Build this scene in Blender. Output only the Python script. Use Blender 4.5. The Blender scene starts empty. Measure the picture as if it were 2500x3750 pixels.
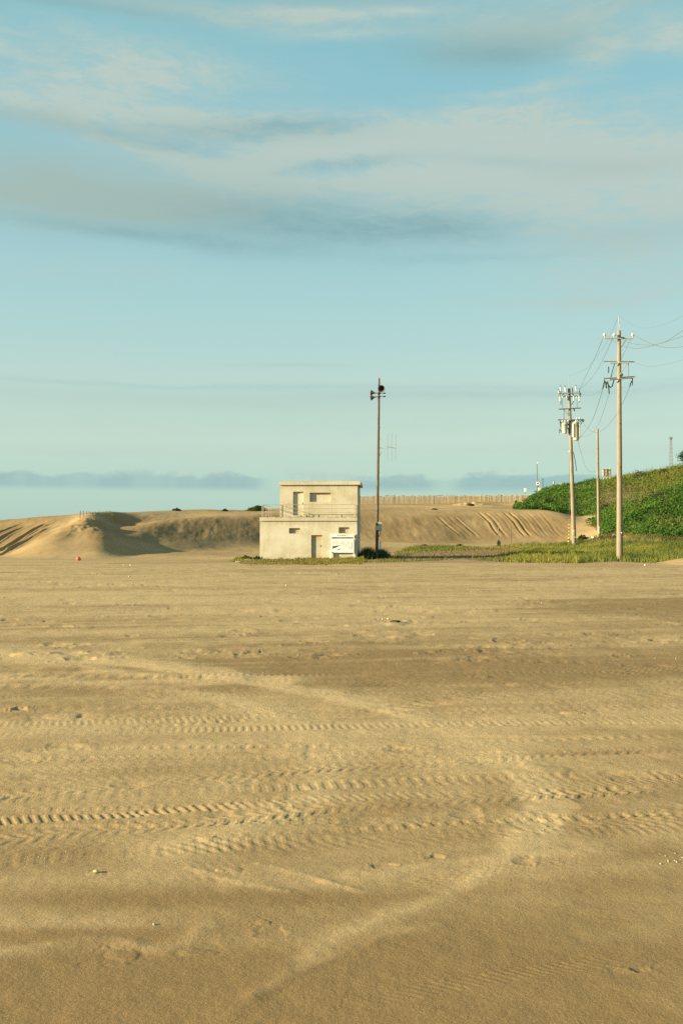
import bpy, bmesh, math, random
import numpy as np
from mathutils import Vector, Matrix

R = math.radians
S = bpy.context.scene
COL = S.collection
rng = np.random.default_rng(7)
random.seed(7)

# ------------------------------------------------------------------ camera
FPX = 3646.0            # focal length in pixels of the 2500 x 3750 photograph
CAMZ = 1.6
HOR = 1972.0            # row of the true horizon
PITCH = math.atan((HOR - 1875.0) / FPX)
cam = bpy.data.cameras.new('camera')
cam_o = bpy.data.objects.new('camera', cam); COL.objects.link(cam_o)
cam.sensor_fit = 'VERTICAL'; cam.sensor_height = 36.0; cam.sensor_width = 24.0
cam.lens = 36.0 * FPX / 3750.0
cam.clip_start = 0.1; cam.clip_end = 20000
cam_o.location = (0, 0, CAMZ)
cam_o.rotation_euler = (math.pi / 2 + PITCH, 0, 0)
S.camera = cam_o

# ------------------------------------------------------------------ light
SUN_AZ, SUN_EL = 73.0, 15.5        # degrees to the left of straight behind the camera, above the horizon
sv = Vector((-math.sin(R(SUN_AZ)) * math.cos(R(SUN_EL)), -math.cos(R(SUN_AZ)) * math.cos(R(SUN_EL)), math.sin(R(SUN_EL))))
sun = bpy.data.lights.new('sun', 'SUN'); sun.energy = 4.5; sun.angle = R(0.53); sun.color = (1.0, 0.82, 0.50)
sun_o = bpy.data.objects.new('sun', sun); COL.objects.link(sun_o)
sun_o.rotation_euler = sv.to_track_quat('Z', 'Y').to_euler(); sun_o.location = (-40, -20, 30)

S.view_settings.view_transform = 'Standard'
S.view_settings.look = 'None'
S.view_settings.exposure = 1.5
S.view_settings.gamma = 1.0
S.view_settings.use_curve_mapping = False
S.cycles.use_denoising = False

# ------------------------------------------------------------------ node helpers
class NT:
    def __init__(s, tree):
        s.t = tree; s.n = tree.nodes; s.l = tree.links
    def new(s, typ, **kw):
        nd = s.n.new(typ)
        for k, v in kw.items(): setattr(nd, k, v)
        return nd
    def put(s, sock, v):
        if isinstance(v, bpy.types.NodeSocket): s.l.new(v, sock)
        elif v is not None: sock.default_value = v
    def m(s, op, a, b=None, c=None, clamp=False):
        nd = s.new('ShaderNodeMath', operation=op, use_clamp=clamp)
        s.put(nd.inputs[0], a); s.put(nd.inputs[1], b); s.put(nd.inputs[2], c)
        return nd.outputs[0]
    def mix(s, f, a, b, blend='MIX'):
        nd = s.new('ShaderNodeMix', data_type='RGBA', blend_type=blend)
        s.put(nd.inputs[0], f); s.put(nd.inputs[6], a); s.put(nd.inputs[7], b)
        return nd.outputs[2]
    def noise(s, vec, scale, detail=4, rough=0.55, dist=0.0, out=0):
        nd = s.new('ShaderNodeTexNoise')
        if vec is not None: s.l.new(vec, nd.inputs['Vector'])
        nd.inputs['Scale'].default_value = scale; nd.inputs['Detail'].default_value = detail
        nd.inputs['Roughness'].default_value = rough; nd.inputs['Distortion'].default_value = dist
        return nd.outputs[out]
    def ramp(s, f, lo, hi, a=0.0, b=1.0):
        nd = s.new('ShaderNodeMapRange', interpolation_type='SMOOTHSTEP')
        s.put(nd.inputs[0], f)
        for i, v in enumerate((lo, hi, a, b)): s.put(nd.inputs[i + 1], v)
        return nd.outputs[0]
    def comb(s, x, y, z):
        nd = s.new('ShaderNodeCombineXYZ')
        s.put(nd.inputs[0], x); s.put(nd.inputs[1], y); s.put(nd.inputs[2], z)
        return nd.outputs[0]

def pix_dir(x, y):
    a, b = x - 1250.0, 1875.0 - y
    return Vector((a, FPX * math.cos(PITCH) - b * math.sin(PITCH), FPX * math.sin(PITCH) + b * math.cos(PITCH)))
def pix_azel(x, y):
    d = pix_dir(x, y).normalized()
    return math.degrees(math.atan2(d.x, d.y)), math.degrees(math.asin(d.z))
def W(x, y, Y):
    """the point at depth Y that the photograph shows at pixel x, y"""
    d = pix_dir(x, y); t = Y / d.y
    return Vector((d.x * t, Y, CAMZ + d.z * t))

# ------------------------------------------------------------------ sky
world = bpy.data.worlds.new('World'); S.world = world; world.use_nodes = True
T = NT(world.node_tree); T.n.clear()
wo = T.new('ShaderNodeOutputWorld'); bg = T.new('ShaderNodeBackground'); T.l.new(bg.outputs[0], wo.inputs[0])
bg.inputs[1].default_value = 0.1
sky = T.new('ShaderNodeTexSky'); sky.sky_type = 'NISHITA'; sky.sun_disc = False
sky.sun_elevation = R(SUN_EL); sky.sun_rotation = math.atan2(sv.x, sv.y)
sky.air_density = 1.0; sky.dust_density = 1.0; sky.ozone_density = 1.0; sky.altitude = 10
tc = T.new('ShaderNodeTexCoord'); sx = T.new('ShaderNodeSeparateXYZ'); T.l.new(tc.outputs['Generated'], sx.inputs[0])
DEG = 180 / math.pi
az = T.m('MULTIPLY', T.m('ARCTAN2', sx.outputs[0], sx.outputs[1]), DEG)
el = T.m('MULTIPLY', T.m('ARCSINE', sx.outputs[2]), DEG)
# wind-drawn warp of the cloud sheet
v1 = T.comb(T.m('MULTIPLY', az, 0.10), T.m('MULTIPLY', el, 0.26), 0.0)
n1 = T.noise(v1, 1.0, 5, 0.55, 0.3); n1c = T.m('SUBTRACT', n1, 0.5)
v2 = T.comb(T.m('ADD', T.m('MULTIPLY', az, 0.10), 17.3), T.m('MULTIPLY', el, 0.2), 4.0)
n2 = T.noise(v2, 1.0, 4, 0.5); n2c = T.m('SUBTRACT', n2, 0.5)
azw = T.m('ADD', az, T.m('MULTIPLY', n2c, 5.0))
elw = T.m('ADD', el, T.m('MULTIPLY', n1c, 1.5))
# fine streaks and puffs
v3 = T.comb(T.m('ADD', T.m('MULTIPLY', azw, 0.16), T.m('MULTIPLY', elw, 0.12)), T.m('MULTIPLY', elw, 0.75), 9.0)
streak = T.noise(v3, 1.0, 7, 0.6, 0.25)
v4 = T.comb(T.m('MULTIPLY', az, 0.42), T.m('MULTIPLY', el, 0.9), 2.0)
puff = T.noise(v4, 1.0, 6, 0.6)
v5 = T.comb(T.m('ADD', T.m('MULTIPLY', azw, 0.55), T.m('MULTIPLY', elw, 0.5)), T.m('MULTIPLY', T.m('SUBTRACT', elw, T.m('MULTIPLY', azw, 0.06)), 1.9), 5.0)
wisp = T.noise(v5, 1.0, 9, 0.66, 0.4)

def ellipse(x, y, w, h, tilt=0.0, edge=1.0, warp=True):
    """a soft patch of cloud; x, y its middle and w, h its half sizes in the photograph's pixels, turned into angles"""
    a0, e0 = pix_azel(x, y); a1, _ = pix_azel(x + w, y); _, e1 = pix_azel(x, y - h)
    A, E = (azw, elw) if warp else (az, el)
    da = T.m('SUBTRACT', A, a0); de = T.m('SUBTRACT', E, e0)
    if tilt: de = T.m('SUBTRACT', de, T.m('MULTIPLY', da, tilt))
    qa = T.m('MULTIPLY', da, 1 / max(a1 - a0, .1)); qe = T.m('MULTIPLY', de, 1 / max(e1 - e0, .05))
    q = T.m('ADD', T.m('MULTIPLY', qa, qa), T.m('MULTIPLY', qe, qe))
    return T.m('EXPONENT', T.m('MULTIPLY', q, -edge))
def total(lst):
    acc = None
    for amp, *a in lst:
        t = T.m('MULTIPLY', ellipse(*a), amp)
        acc = t if acc is None else T.m('ADD', acc, t)
    return acc
LIGHT = [  # amp, x, y, half width, half height, tilt
    (0.80, 1250, 45, 480, 32, 0.02), (0.70, 2000, 70, 360, 70, 0.0), (0.85, 2200, 170, 120, 75, 0.12, 1.0, False), (1.05, 2490, 125, 170, 72, -0.08, 1.0, False), (0.5, 1200, 120, 300, 25, 0.0),
    (0.78, 250, 215, 560, 125, 0.0), (0.55, 600, 290, 360, 80, 0.1), (0.95, 350, 400, 760, 55, -0.02), (0.5, 1050, 60, 420, 40, 0.0), (0.30, 1500, 420, 700, 22, 0.0), (0.45, 1900, 335, 300, 16, 0.0),
    (1.1, 640, 585, 320, 42, -0.26), (1.25, 1180, 560, 540, 50, 0.17), (0.85, 1620, 500, 400, 55, 0.06), (0.80, 2150, 560, 480, 100, 0.0),
    (0.85, 2350, 720, 560, 190, 0.0), (0.70, 1180, 690, 420, 34, 0.10), (0.55, 1750, 700, 380, 120, 0.0), (0.45, 2350, 1000, 460, 120, 0.0),
    (0.75, 1850, 620, 900, 190, 0.02), (0.45, 1100, 540, 850, 130, 0.0), (0.35, 2250, 1090, 500, 18, 0.0), (0.20, 1300, 1560, 2600, 40, 0.0), (0.30, 2100, 1650, 700, 34, 0.0), (0.35, 2500, 1240, 260, 26, 0.0), (0.25, 500, 1660, 500, 26, 0.0), (0.20, 300, 980, 500, 40, 0.0)]
CREAM = [(0.55, 200, 440, 700, 40, 0.0), (0.90, 220, 690, 680, 140, 0.0), (0.65, 650, 770, 520, 75, 0.0), (0.75, 1900, 140, 330, 85, 0.0, 1.0, False), (0.50, 300, 0, 800, 40, 0.0), (0.35, 1450, 0, 500, 16, 0.0),
    (0.22, 900, 1470, 2000, 42, 0.0), (0.35, 2350, 850, 420, 60, 0.0), (0.30, 2250, 620, 260, 40, 0.0), (0.22, 1070, 1336, 200, 8, 0.0), (0.35, 2450, 0, 300, 25, 0.0)]
GREY = [
    (0.75, 1800, 195, 300, 55, -0.05), (0.65, 980, 480, 300, 46, 0.03), (0.45, 560, 520, 260, 30, -0.1), (0.80, 1150, 820, 560, 95, -0.03), (0.50, 520, 865, 520, 28, -0.06),
    (0.45, 1300, 612, 260, 22, 0.10), (0.45, 1620, 840, 280, 50, 0.0), (0.25, 1900, 590, 220, 25, -0.1), (0.20, 1700, 950, 420, 20, 0.0),
    (0.18, 800, 1418, 1800, 10, 0.0), (0.40, 200, 20, 460, 20, 0.0), (0.20, 1900, 1440, 900, 16, 0.0)]
D = total(LIGHT); C = total(CREAM); G = total(GREY)
D = T.m('MULTIPLY', D, T.ramp(wisp, 0.34, 0.66, 0.62, 1.22))
D = T.m('MINIMUM', T.m('MULTIPLY', D, T.ramp(streak, 0.30, 0.70, 0.55, 1.25)), 0.95)
C = T.m('MINIMUM', T.m('MULTIPLY', C, T.ramp(streak, 0.30, 0.70, 0.80, 1.15)), 0.95)
G = T.m('MULTIPLY', G, T.ramp(wisp, 0.34, 0.66, 1.12, 0.80))
G = T.m('MINIMUM', T.m('MULTIPLY', G, T.ramp(streak, 0.30, 0.70, 1.08, 0.85)), 0.90)
# low bank of distant cloud with a puffy top, over the sea
def bank(x0, x1, ytop, ybot, amp, soft):
    _, et = pix_azel(1250, ytop); _, eb = pix_azel(1250, ybot)
    a0, _ = pix_azel(x0, 1700); a1, _ = pix_azel(x1, 1700)
    top = T.m('ADD', et, T.m('MULTIPLY', T.m('SUBTRACT', puff, 0.5), 1.5))
    up = T.ramp(T.m('SUBTRACT', el, top), -0.22, 0.16, 1.0, 0.0)
    lo = T.ramp(el, eb - soft, eb + soft, 0.0, 1.0)
    sd = T.m('MULTIPLY', T.ramp(az, a0 - 1, a0 + 1), T.ramp(az, a1 - 1.0, a1 + 1.0, 1.0, 0.0))
    return T.m('MULTIPLY', T.m('MULTIPLY', up, lo), T.m('MULTIPLY', sd, amp))
B = T.m('ADD', T.m('MULTIPLY', bank(-900, 960, 1742, 1792, 0.56, 0.24), T.ramp(T.noise(T.comb(T.m('MULTIPLY', az, 0.22), 3.0, 0.0), 1.0, 3, 0.6), 0.3, 0.6, 0.45, 1.1)), T.m('ADD', bank(1660, 3300, 1745, 1800, 0.6, 0.35), bank(1290, 1600, 1750, 1795, 0.6, 0.3)))
PB = T.m('MULTIPLY', T.m('MULTIPLY', T.ramp(puff, 0.5, 0.64), ellipse(1250, 1752, 2600, 26, 0, 1, False)), 0.45)
# clear air: the sky model's own blue, drawn towards the pale sea air low down; out of view overhead, grey is added to neutralise the fill
cr = T.new('ShaderNodeValToRGB'); T.l.new(T.ramp(el, -2, 40), cr.inputs[0])
ad = T.new('ShaderNodeMapRange'); T.l.new(el, ad.inputs[0]); ad.inputs[1].default_value = -2; ad.inputs[2].default_value = 58
T.l.new(ad.outputs[0], cr.inputs[0])
STOPS = [(0, (1.45, 2.08, 1.98)), (3, (1.62, 2.16, 1.98)), (5.5, (1.94, 2.32, 2.02)), (9, (1.82, 2.33, 2.10)), (12, (1.58, 2.28, 2.18)), (17, (1.28, 2.12, 2.24)), (22, (1.04, 2.00, 2.22)), (27, (0.95, 1.94, 2.12)), (40, (0.95, 1.40, 1.50)), (58, (1.10, 1.28, 1.25))]
while len(cr.color_ramp.elements) < len(STOPS): cr.color_ramp.elements.new(0.5)
for e_, (d_, c_) in zip(cr.color_ramp.elements, STOPS): e_.position = (d_ + 2) / 60; e_.color = (*[v / 2.5 for v in c_], 1)
grad = T.mix(1.0, cr.outputs[0], (2.5, 2.5, 2.5, 1), 'MULTIPLY')
skyc = T.mix(1.0, sky.outputs[0], (0.62, 0.93, 0.80, 1), 'MULTIPLY')
skyc = T.mix(0.85, skyc, grad)
skyc = T.mix(D, skyc, (1.74, 2.14, 1.96, 1))
skyc = T.mix(C, skyc, (1.35, 1.78, 1.64, 1))
skyc = T.mix(G, skyc, (0.84, 1.50, 1.60, 1))
skyc = T.mix(B, skyc, (0.90, 1.55, 1.68, 1))
skyc = T.mix(PB, skyc, (1.62, 2.05, 1.88, 1))
T.l.new(skyc, bg.inputs[0])

# ------------------------------------------------------------------ numpy noise
def _hash(ix, iy, seed):
    h = (ix.astype(np.int64) * 374761393 + iy.astype(np.int64) * 668265263 + seed * 974711) & 0xffffffff
    h = ((h ^ (h >> 13)) * 1274126177) & 0xffffffff
    h = (h ^ (h >> 16)) & 0xffffffff
    return h.astype(np.float64) / 4294967295.0
def vnoise(x, y, seed=0):
    ix = np.floor(x); iy = np.floor(y); fx = x - ix; fy = y - iy
    fx = fx * fx * fx * (fx * (fx * 6 - 15) + 10); fy = fy * fy * fy * (fy * (fy * 6 - 15) + 10)
    a = _hash(ix, iy, seed); b = _hash(ix + 1, iy, seed); c = _hash(ix, iy + 1, seed); d = _hash(ix + 1, iy + 1, seed)
    return (a + (b - a) * fx) * (1 - fy) + (c + (d - c) * fx) * fy - 0.5
def fbm(x, y, seed=0, octv=4, gain=0.5):
    s = np.zeros_like(x, dtype=np.float64); a = 1.0
    for k in range(octv):
        s += a * vnoise(x, y, seed + k * 31); x = x * 2.03 + 11.7; y = y * 2.03 - 5.1; a *= gain
    return s
def sstep(x, a, b):
    t = np.clip((x - a) / (b - a), 0, 1); return t * t * (3 - 2 * t)

def pchip(xk, yk, xq):
    """monotone cubic through the knots (1-D)"""
    xk = np.asarray(xk, float); yk = np.asarray(yk, float)
    h = np.diff(xk); dl = np.diff(yk) / h
    m = np.zeros_like(yk); m[0] = dl[0]; m[-1] = dl[-1]
    for i in range(1, len(xk) - 1):
        if dl[i - 1] * dl[i] > 0:
            w1 = 2 * h[i] + h[i - 1]; w2 = h[i] + 2 * h[i - 1]
            m[i] = (w1 + w2) / (w1 / dl[i - 1] + w2 / dl[i])
    i = np.clip(np.searchsorted(xk, xq) - 1, 0, len(h) - 1)
    t = np.clip((xq - xk[i]) / h[i], 0, 1); hh = h[i]
    return ((1 + 2 * t) * (1 - t) ** 2 * yk[i] + t * (1 - t) ** 2 * hh * m[i] + t * t * (3 - 2 * t) * yk[i + 1] + t * t * (t - 1) * hh * m[i + 1])

# ------------------------------------------------------------------ the lie of the land
# for some bearings (named by the photograph's column): foot, spur, crest, dip, skyline of the dunes as (distance, row)
PROF = {
 -2600: [(80, 2045), (90, 2032), (97, 2012), (102, 1998), (122, 1940)],
 -300: [(80, 2045), (88, 2038), (95, 2012), (100, 1990), (120, 1925)],
 0:    [(80, 2045), (86, 2041), (92, 2030), (97, 2015), (120, 1906)],
 125:  [(79, 2046), (84, 2012), (89, 1985), (94, 1997), (119, 1897)],
 190:  [(78.5, 2047), (84, 2003), (91, 1950), (96, 1966), (118, 1892)],
 250: [(78, 2048), (86, 1988), (96, 1923), (101, 1934), (118, 1887)],
 300: [(77.5, 2049), (88, 1970), (101, 1897), (105, 1898), (116, 1881)],
 345: [(77, 2050), (91, 1945), (102, 1911), (106, 1896), (114, 1875)],
 390: [(78, 2049), (91, 1953), (103, 1932), (108, 1918), (119, 1873)],
 430: [(81, 2043), (93, 1965), (104, 1936), (110, 1925), (122, 1873)],
 480: [(84, 2039), (94, 1974), (106, 1932), (113, 1928), (127, 1872)],
 560: [(87, 2032), (97, 1990), (110, 1917), (117, 1914), (132, 1870)],
 640: [(92, 2024), (103, 1975), (115, 1905), (122, 1900), (138, 1868)],
 760: [(100, 2014), (110, 1957), (121, 1893), (128, 1887), (145, 1867)],
 940: [(109, 2005), (118, 1945), (129, 1886), (135, 1879), (150, 1868)],
 1130: [(117, 1996), (126, 1938), (138, 1873), (146, 1866), (175, 1850)],
 1310: [(120, 1988), (129, 1937), (142, 1870), (149, 1865), (175, 1845)],
 1600: [(123, 1988), (132, 1935), (145, 1868), (151, 1863), (175, 1843)],
 1760: [(126, 1987), (134, 1935), (146, 1867), (152, 1862), (173, 1836)],
 1880: [(126, 1987), (134, 1935), (146, 1866), (152, 1862), (172, 1842)],
 1990: [(125, 1987), (133, 1938), (145, 1868), (150, 1866), (172, 1805)],
 2060: [(124, 1987), (132, 1945), (142, 1880), (147, 1878), (172, 1790)],
 2130: [(121, 1984), (128, 1950), (138, 1905), (142, 1901), (170, 1779)],
 2200: [(115, 1975), (122, 1950), (132, 1911), (139, 1888), (168, 1765)],
 2300: [(108, 1963), (115, 1922), (128, 1862), (138, 1830), (165, 1750)],
 2400: [(101, 1970), (109, 1927), (126, 1838), (138, 1802), (163, 1737)],
 2500: [(100, 1975), (108, 1927), (122, 1842), (135, 1793), (160, 1718)],
 2900: [(95, 1982), (104, 1930), (118, 1830), (130, 1760), (156, 1670)],
 5200: [(95, 1982), (104, 1930), (118, 1840), (130, 1790), (156, 1720)],
}
ks = sorted(PROF); uk = np.array([(k - 1250) / FPX for k in ks])
NU, NY = 900, 1400
UF = np.linspace(-0.9, 0.9, NU); YF = np.linspace(50, 400, NY)
ctrl = []
for i in range(5):
    Yi = np.array([PROF[k][i][0] for k in ks], float)
    zi = np.array([CAMZ + (HOR - PROF[k][i][1]) / FPX * PROF[k][i][0] for k in ks])
    ctrl.append((pchip(uk, Yi, UF), pchip(uk, zi, UF)))
TAB = np.zeros((NU, NY))
for j in range(NU):
    Yc = [ctrl[i][0][j] for i in range(5)]; zc = [ctrl[i][1][j] for i in range(5)]
    back = zc[4]
    YY = [50, 64] + Yc + [Yc[4] + 18, Yc[4] + 70, 400]; ZZ = [0, 0] + zc + [back + 0.02 + 1.5 * math.exp(-((UF[j] - .09) / .10) ** 4), back - 2.5, 0.0]
    if ZZ[2] < 0: ZZ[2] = 0.0
    TAB[j] = pchip(YY, ZZ, YF)
def blur(a, n, ax):
    for _ in range(2):
        p = np.pad(a, [(n, n) if k == ax else (0, 0) for k in range(2)], mode='edge')
        c = np.cumsum(p, axis=ax); c = np.insert(c, 0, 0, axis=ax)
        L = 2 * n + 1
        a = (np.take(c, range(L, c.shape[ax]), axis=ax) - np.take(c, range(0, c.shape[ax] - L), axis=ax)) / L
    return a
TAB = blur(blur(TAB, 4, 1), 4, 0)
def macro(X, Y):
    X = np.asarray(X, float); Y = np.asarray(Y, float)
    u = np.clip(X / np.maximum(Y, 20), -0.899, 0.899)
    fu = (u + 0.9) / 1.8 * (NU - 1); fy = np.clip((Y - 50) / 350, 0, 0.9999) * (NY - 1)
    i = np.clip(fu.astype(int), 0, NU - 2); j = np.clip(fy.astype(int), 0, NY - 2); a = fu - i; b = fy - j
    z = (TAB[i, j] * (1 - a) + TAB[i + 1, j] * a) * (1 - b) + (TAB[i, j + 1] * (1 - a) + TAB[i + 1, j + 1] * a) * b
    return np.where(Y < 50, 0.0, z)
def gz(x, y): return float(macro(np.array([x]), np.array([y]))[0])
def hit(x, y, ymin=2.0, ymax=260.0):
    """where the ray through pixel x, y first meets the land"""
    d = pix_dir(x, y); Ys = np.concatenate([np.linspace(ymin, 60, 1500), np.linspace(60.05, ymax, 4000)])
    t = Ys / d.y; X = d.x * t; Z = CAMZ + d.z * t
    below = np.nonzero(Z <= macro(X, Ys))[0]
    if not len(below):      # just over a skyline: take the crest below it
        return hit(x, y + 1.5, ymin, ymax) if y < 2100 else Vector((X[-1], Ys[-1], 0))
    k = below[0]
    if k > 0:   # refine between the two samples
        f0 = Z[k - 1] - macro(X[k - 1:k], Ys[k - 1:k])[0]; f1 = Z[k] - macro(X[k:k + 1], Ys[k:k + 1])[0]
        w = f0 / (f0 - f1) if f0 != f1 else 0.0
        Yh = Ys[k - 1] + (Ys[k] - Ys[k - 1]) * w
    else: Yh = Ys[0]
    t = Yh / d.y
    return Vector((d.x * t, Yh, gz(d.x * t, Yh)))
# ------------------------------------------------------------------ object helpers
def tag(o, label=None, cat=None, group=None, kind=None):
    if label: o['label'] = label
    if cat: o['category'] = cat
    if group: o['group'] = group
    if kind: o['kind'] = kind
    return o
def empty(name, loc, rz=0.0, label=None, cat=None, group=None):
    o = bpy.data.objects.new(name, None); COL.objects.link(o)
    o.location = loc; o.rotation_euler = (0, 0, rz); o.empty_display_size = 0.3
    return tag(o, label, cat, group)
def mesh_np(name, V, F, mat, parent=None, smooth=False, attrs=None):
    V = np.asarray(V, np.float32); F = np.asarray(F, np.int32); n, k = F.shape
    me = bpy.data.meshes.new(name)
    me.vertices.add(len(V)); me.vertices.foreach_set('co', V.ravel())
    me.loops.add(n * k); me.loops.foreach_set('vertex_index', F.ravel())
    me.polygons.add(n); me.polygons.foreach_set('loop_start', np.arange(0, n * k, k, dtype=np.int32))
    if smooth: me.polygons.foreach_set('use_smooth', np.ones(n, bool))
    me.update(calc_edges=True)
    for an, arr in (attrs or {}).items():
        if arr.ndim == 1:
            a = me.attributes.new(an, 'FLOAT', 'POINT'); a.data.foreach_set('value', arr.astype(np.float32))
        else:
            a = me.attributes.new(an, 'FLOAT_COLOR', 'POINT'); a.data.foreach_set('color', arr.astype(np.float32).ravel())
    me.materials.append(mat)
    o = bpy.data.objects.new(name, me); COL.objects.link(o)
    if parent: o.parent = parent
    return o
class MB:
    """collects shapes into ONE mesh"""
    def __init__(s): s.v = []; s.f = []; s.sm = []
    def add(s, V, F, smooth=False):
        b = len(s.v); s.v += [tuple(p) for p in V]
        for f in F: s.f.append(tuple(b + i for i in f)); s.sm.append(smooth)
        return s
    def box(s, lo, hi, M=None):
        x0, y0, z0 = lo; x1, y1, z1 = hi
        V = [Vector(p) for p in ((x0, y0, z0), (x1, y0, z0), (x1, y1, z0), (x0, y1, z0), (x0, y0, z1), (x1, y0, z1), (x1, y1, z1), (x0, y1, z1))]
        if M is not None: V = [M @ p for p in V]
        return s.add(V, [(0, 3, 2, 1), (4, 5, 6, 7), (0, 1, 5, 4), (1, 2, 6, 5), (2, 3, 7, 6), (3, 0, 4, 7)])
    def bevbox(s, lo, hi, b=0.01):
        bm = bmesh.new(); bmesh.ops.create_cube(bm, size=1)
        for v in bm.verts: v.co = Vector([(lo[i] + hi[i]) / 2 + v.co[i] * (hi[i] - lo[i]) for i in range(3)])
        bmesh.ops.bevel(bm, geom=bm.edges[:], offset=b, segments=2, profile=0.6, affect='EDGES')
        bm.verts.index_update()
        s.add([v.co.copy() for v in bm.verts], [[v.index for v in f.verts] for f in bm.faces]); bm.free(); return s
    def tube(s, pts, r, n=10, cap=True):
        pts = [Vector(p) for p in pts]; m = len(pts)
        rr = r if isinstance(r, (list, tuple)) else [r] * m
        V = []; prev = None
        for i, p in enumerate(pts):
            d = (pts[min(i + 1, m - 1)] - pts[max(i - 1, 0)]).normalized()
            if prev is None:
                a = Vector((0, 0, 1)) if abs(d.z) < 0.9 else Vector((1, 0, 0)); ax = d.cross(a).normalized()
            else:
                ax = (prev - d * prev.dot(d))
                ax = ax.normalized() if ax.length > 1e-6 else d.cross(Vector((0.3, 0.9, 0.1))).normalized()
            prev = ax; ay = d.cross(ax)
            for k in range(n):
                t = 2 * math.pi * k / n
                V.append(p + (ax * math.cos(t) + ay * math.sin(t)) * rr[i])
        F = [(i * n + k, i * n + (k + 1) % n, (i + 1) * n + (k + 1) % n, (i + 1) * n + k) for i in range(m - 1) for k in range(n)]
        s.add(V, F, True)
        if cap: s.add(V[:n], [tuple(range(n - 1, -1, -1))]); s.add(V[-n:], [tuple(range(n))])
        return s
    def lathe(s, prof, M=None, n=20):
        """prof: (radius, height) pairs round the local z axis"""
        V = [Vector((r * math.cos(2 * math.pi * k / n), r * math.sin(2 * math.pi * k / n), z)) for r, z in prof for k in range(n)]
        if M is not None: V = [M @ p for p in V]
        F = [(i * n + k, i * n + (k + 1) % n, (i + 1) * n + (k + 1) % n, (i + 1) * n + k) for i in range(len(prof) - 1) for k in range(n)]
        return s.add(V, F, True)
    def blob(s, c, r, seed=0, sub=2, rough=0.25):
        bm = bmesh.new(); bmesh.ops.create_icosphere(bm, subdivisions=sub, radius=1.0)
        rg = random.Random(seed); ph = [Vector((rg.uniform(-3, 3), rg.uniform(-3, 3), rg.uniform(-3, 3))) for _ in range(5)]
        for v in bm.verts:
            k = 1 + rough * sum(math.sin(v.co.dot(p) + i) for i, p in enumerate(ph)) / 3
            v.co = Vector((v.co.x * r[0] * k, v.co.y * r[1] * k, v.co.z * r[2] * k)) + Vector(c)
        bm.verts.index_update()
        s.add([v.co.copy() for v in bm.verts], [[v.index for v in f.verts] for f in bm.faces], True); bm.free(); return s
    def build(s, name, mat, parent=None):
        me = bpy.data.meshes.new(name); me.from_pydata(s.v, [], s.f)
        me.polygons.foreach_set('use_smooth', s.sm); me.materials.append(mat); me.update()
        o = bpy.data.objects.new(name, me); COL.objects.link(o)
        if parent: o.parent = parent
        return o

# ------------------------------------------------------------------ materials
def mat(name, col, rough=0.85, var=0.0, vscale=8.0, metal=0.0, bump=0.0, bscale=40.0, stretch=(1, 1, 1), spots=None, emis=None):
    """Principled with two scales of mottling, optional blotches of another colour and fine relief"""
    m = bpy.data.materials.new(name); m.use_nodes = True; t = NT(m.node_tree); b = t.n['Principled BSDF']
    tcn = t.new('ShaderNodeTexCoord'); mp = t.new('ShaderNodeMapping'); t.l.new(tcn.outputs['Object'], mp.inputs[0]); mp.inputs['Scale'].default_value = stretch
    v = mp.outputs[0]; c = (*col, 1)
    if var:
        n = t.noise(v, vscale, 5, 0.6); f = t.noise(v, vscale * 6.7, 3, 0.6)
        k = t.m('ADD', t.m('MULTIPLY', n, 0.7), t.m('MULTIPLY', f, 0.3))
        c = t.mix(t.ramp(k, 0.28, 0.72), tuple(x * (1 - var) for x in col) + (1,), tuple(min(1, x * (1 + var * 0.7)) for x in col) + (1,))
    if spots:
        scol, sscale, lo, hi = spots
        c = t.mix(t.ramp(t.noise(v, sscale, 6, 0.65), lo, hi), c, (*scol, 1))
    t.put(b.inputs['Base Color'], c)
    b.inputs['Roughness'].default_value = rough; b.inputs['Metallic'].default_value = metal
    b.inputs['Specular IOR Level'].default_value = 0.25
    if bump:
        bp = t.new('ShaderNodeBump'); bp.inputs['Strength'].default_value = 0.6; bp.inputs['Distance'].default_value = bump
        t.l.new(t.noise(v, bscale, 4, 0.6), bp.inputs['Height']); t.l.new(bp.outputs[0], b.inputs['Normal'])
    return m
M = {}
M['pole'] = mat('concrete_pole', (0.255, 0.215, 0.155), 0.9, 0.22, 5, bump=0.004, bscale=60, stretch=(1, 1, 0.25), spots=((0.16, 0.125, 0.085), 2.2, 0.54, 0.72))
M['wire'] = mat('wire_grey', (0.10, 0.12, 0.12), 0.6)
M['steel'] = mat('galvanised_steel', (0.30, 0.30, 0.27), 0.55, 0.2, 12, metal=0.3)
M['steel_dark'] = mat('weathered_steel', (0.15, 0.14, 0.12), 0.65, 0.3, 10)
M['steel_pale'] = mat('painted_steel', (0.46, 0.43, 0.35), 0.6, 0.2, 10, spots=((0.30, 0.16, 0.08), 9, 0.62, 0.75))
M['rail'] = mat('rail_paint', (0.36, 0.32, 0.25), 0.7, 0.25, 12, spots=((0.22, 0.14, 0.08), 8, 0.55, 0.7))
M['porcelain'] = mat('porcelain', (0.54, 0.54, 0.50), 0.2)
M['rubber'] = mat('black_rubber', (0.02, 0.035, 0.03), 0.6)
M['tank'] = mat('transformer_paint', (0.46, 0.44, 0.36), 0.5, 0.14, 6, spots=((0.25, 0.17, 0.10), 5, 0.64, 0.78))
M['rust'] = mat('rusty_pole', (0.125, 0.095, 0.072), 0.85, 0.35, 6, stretch=(1, 1, 0.3), spots=((0.19, 0.15, 0.115), 2.0, 0.5, 0.68))
M['horn'] = mat('horn_paint', (0.10, 0.065, 0.05), 0.6, 0.3, 8)
M['dark'] = mat('dark_metal', (0.018, 0.016, 0.015), 0.5)
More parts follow.
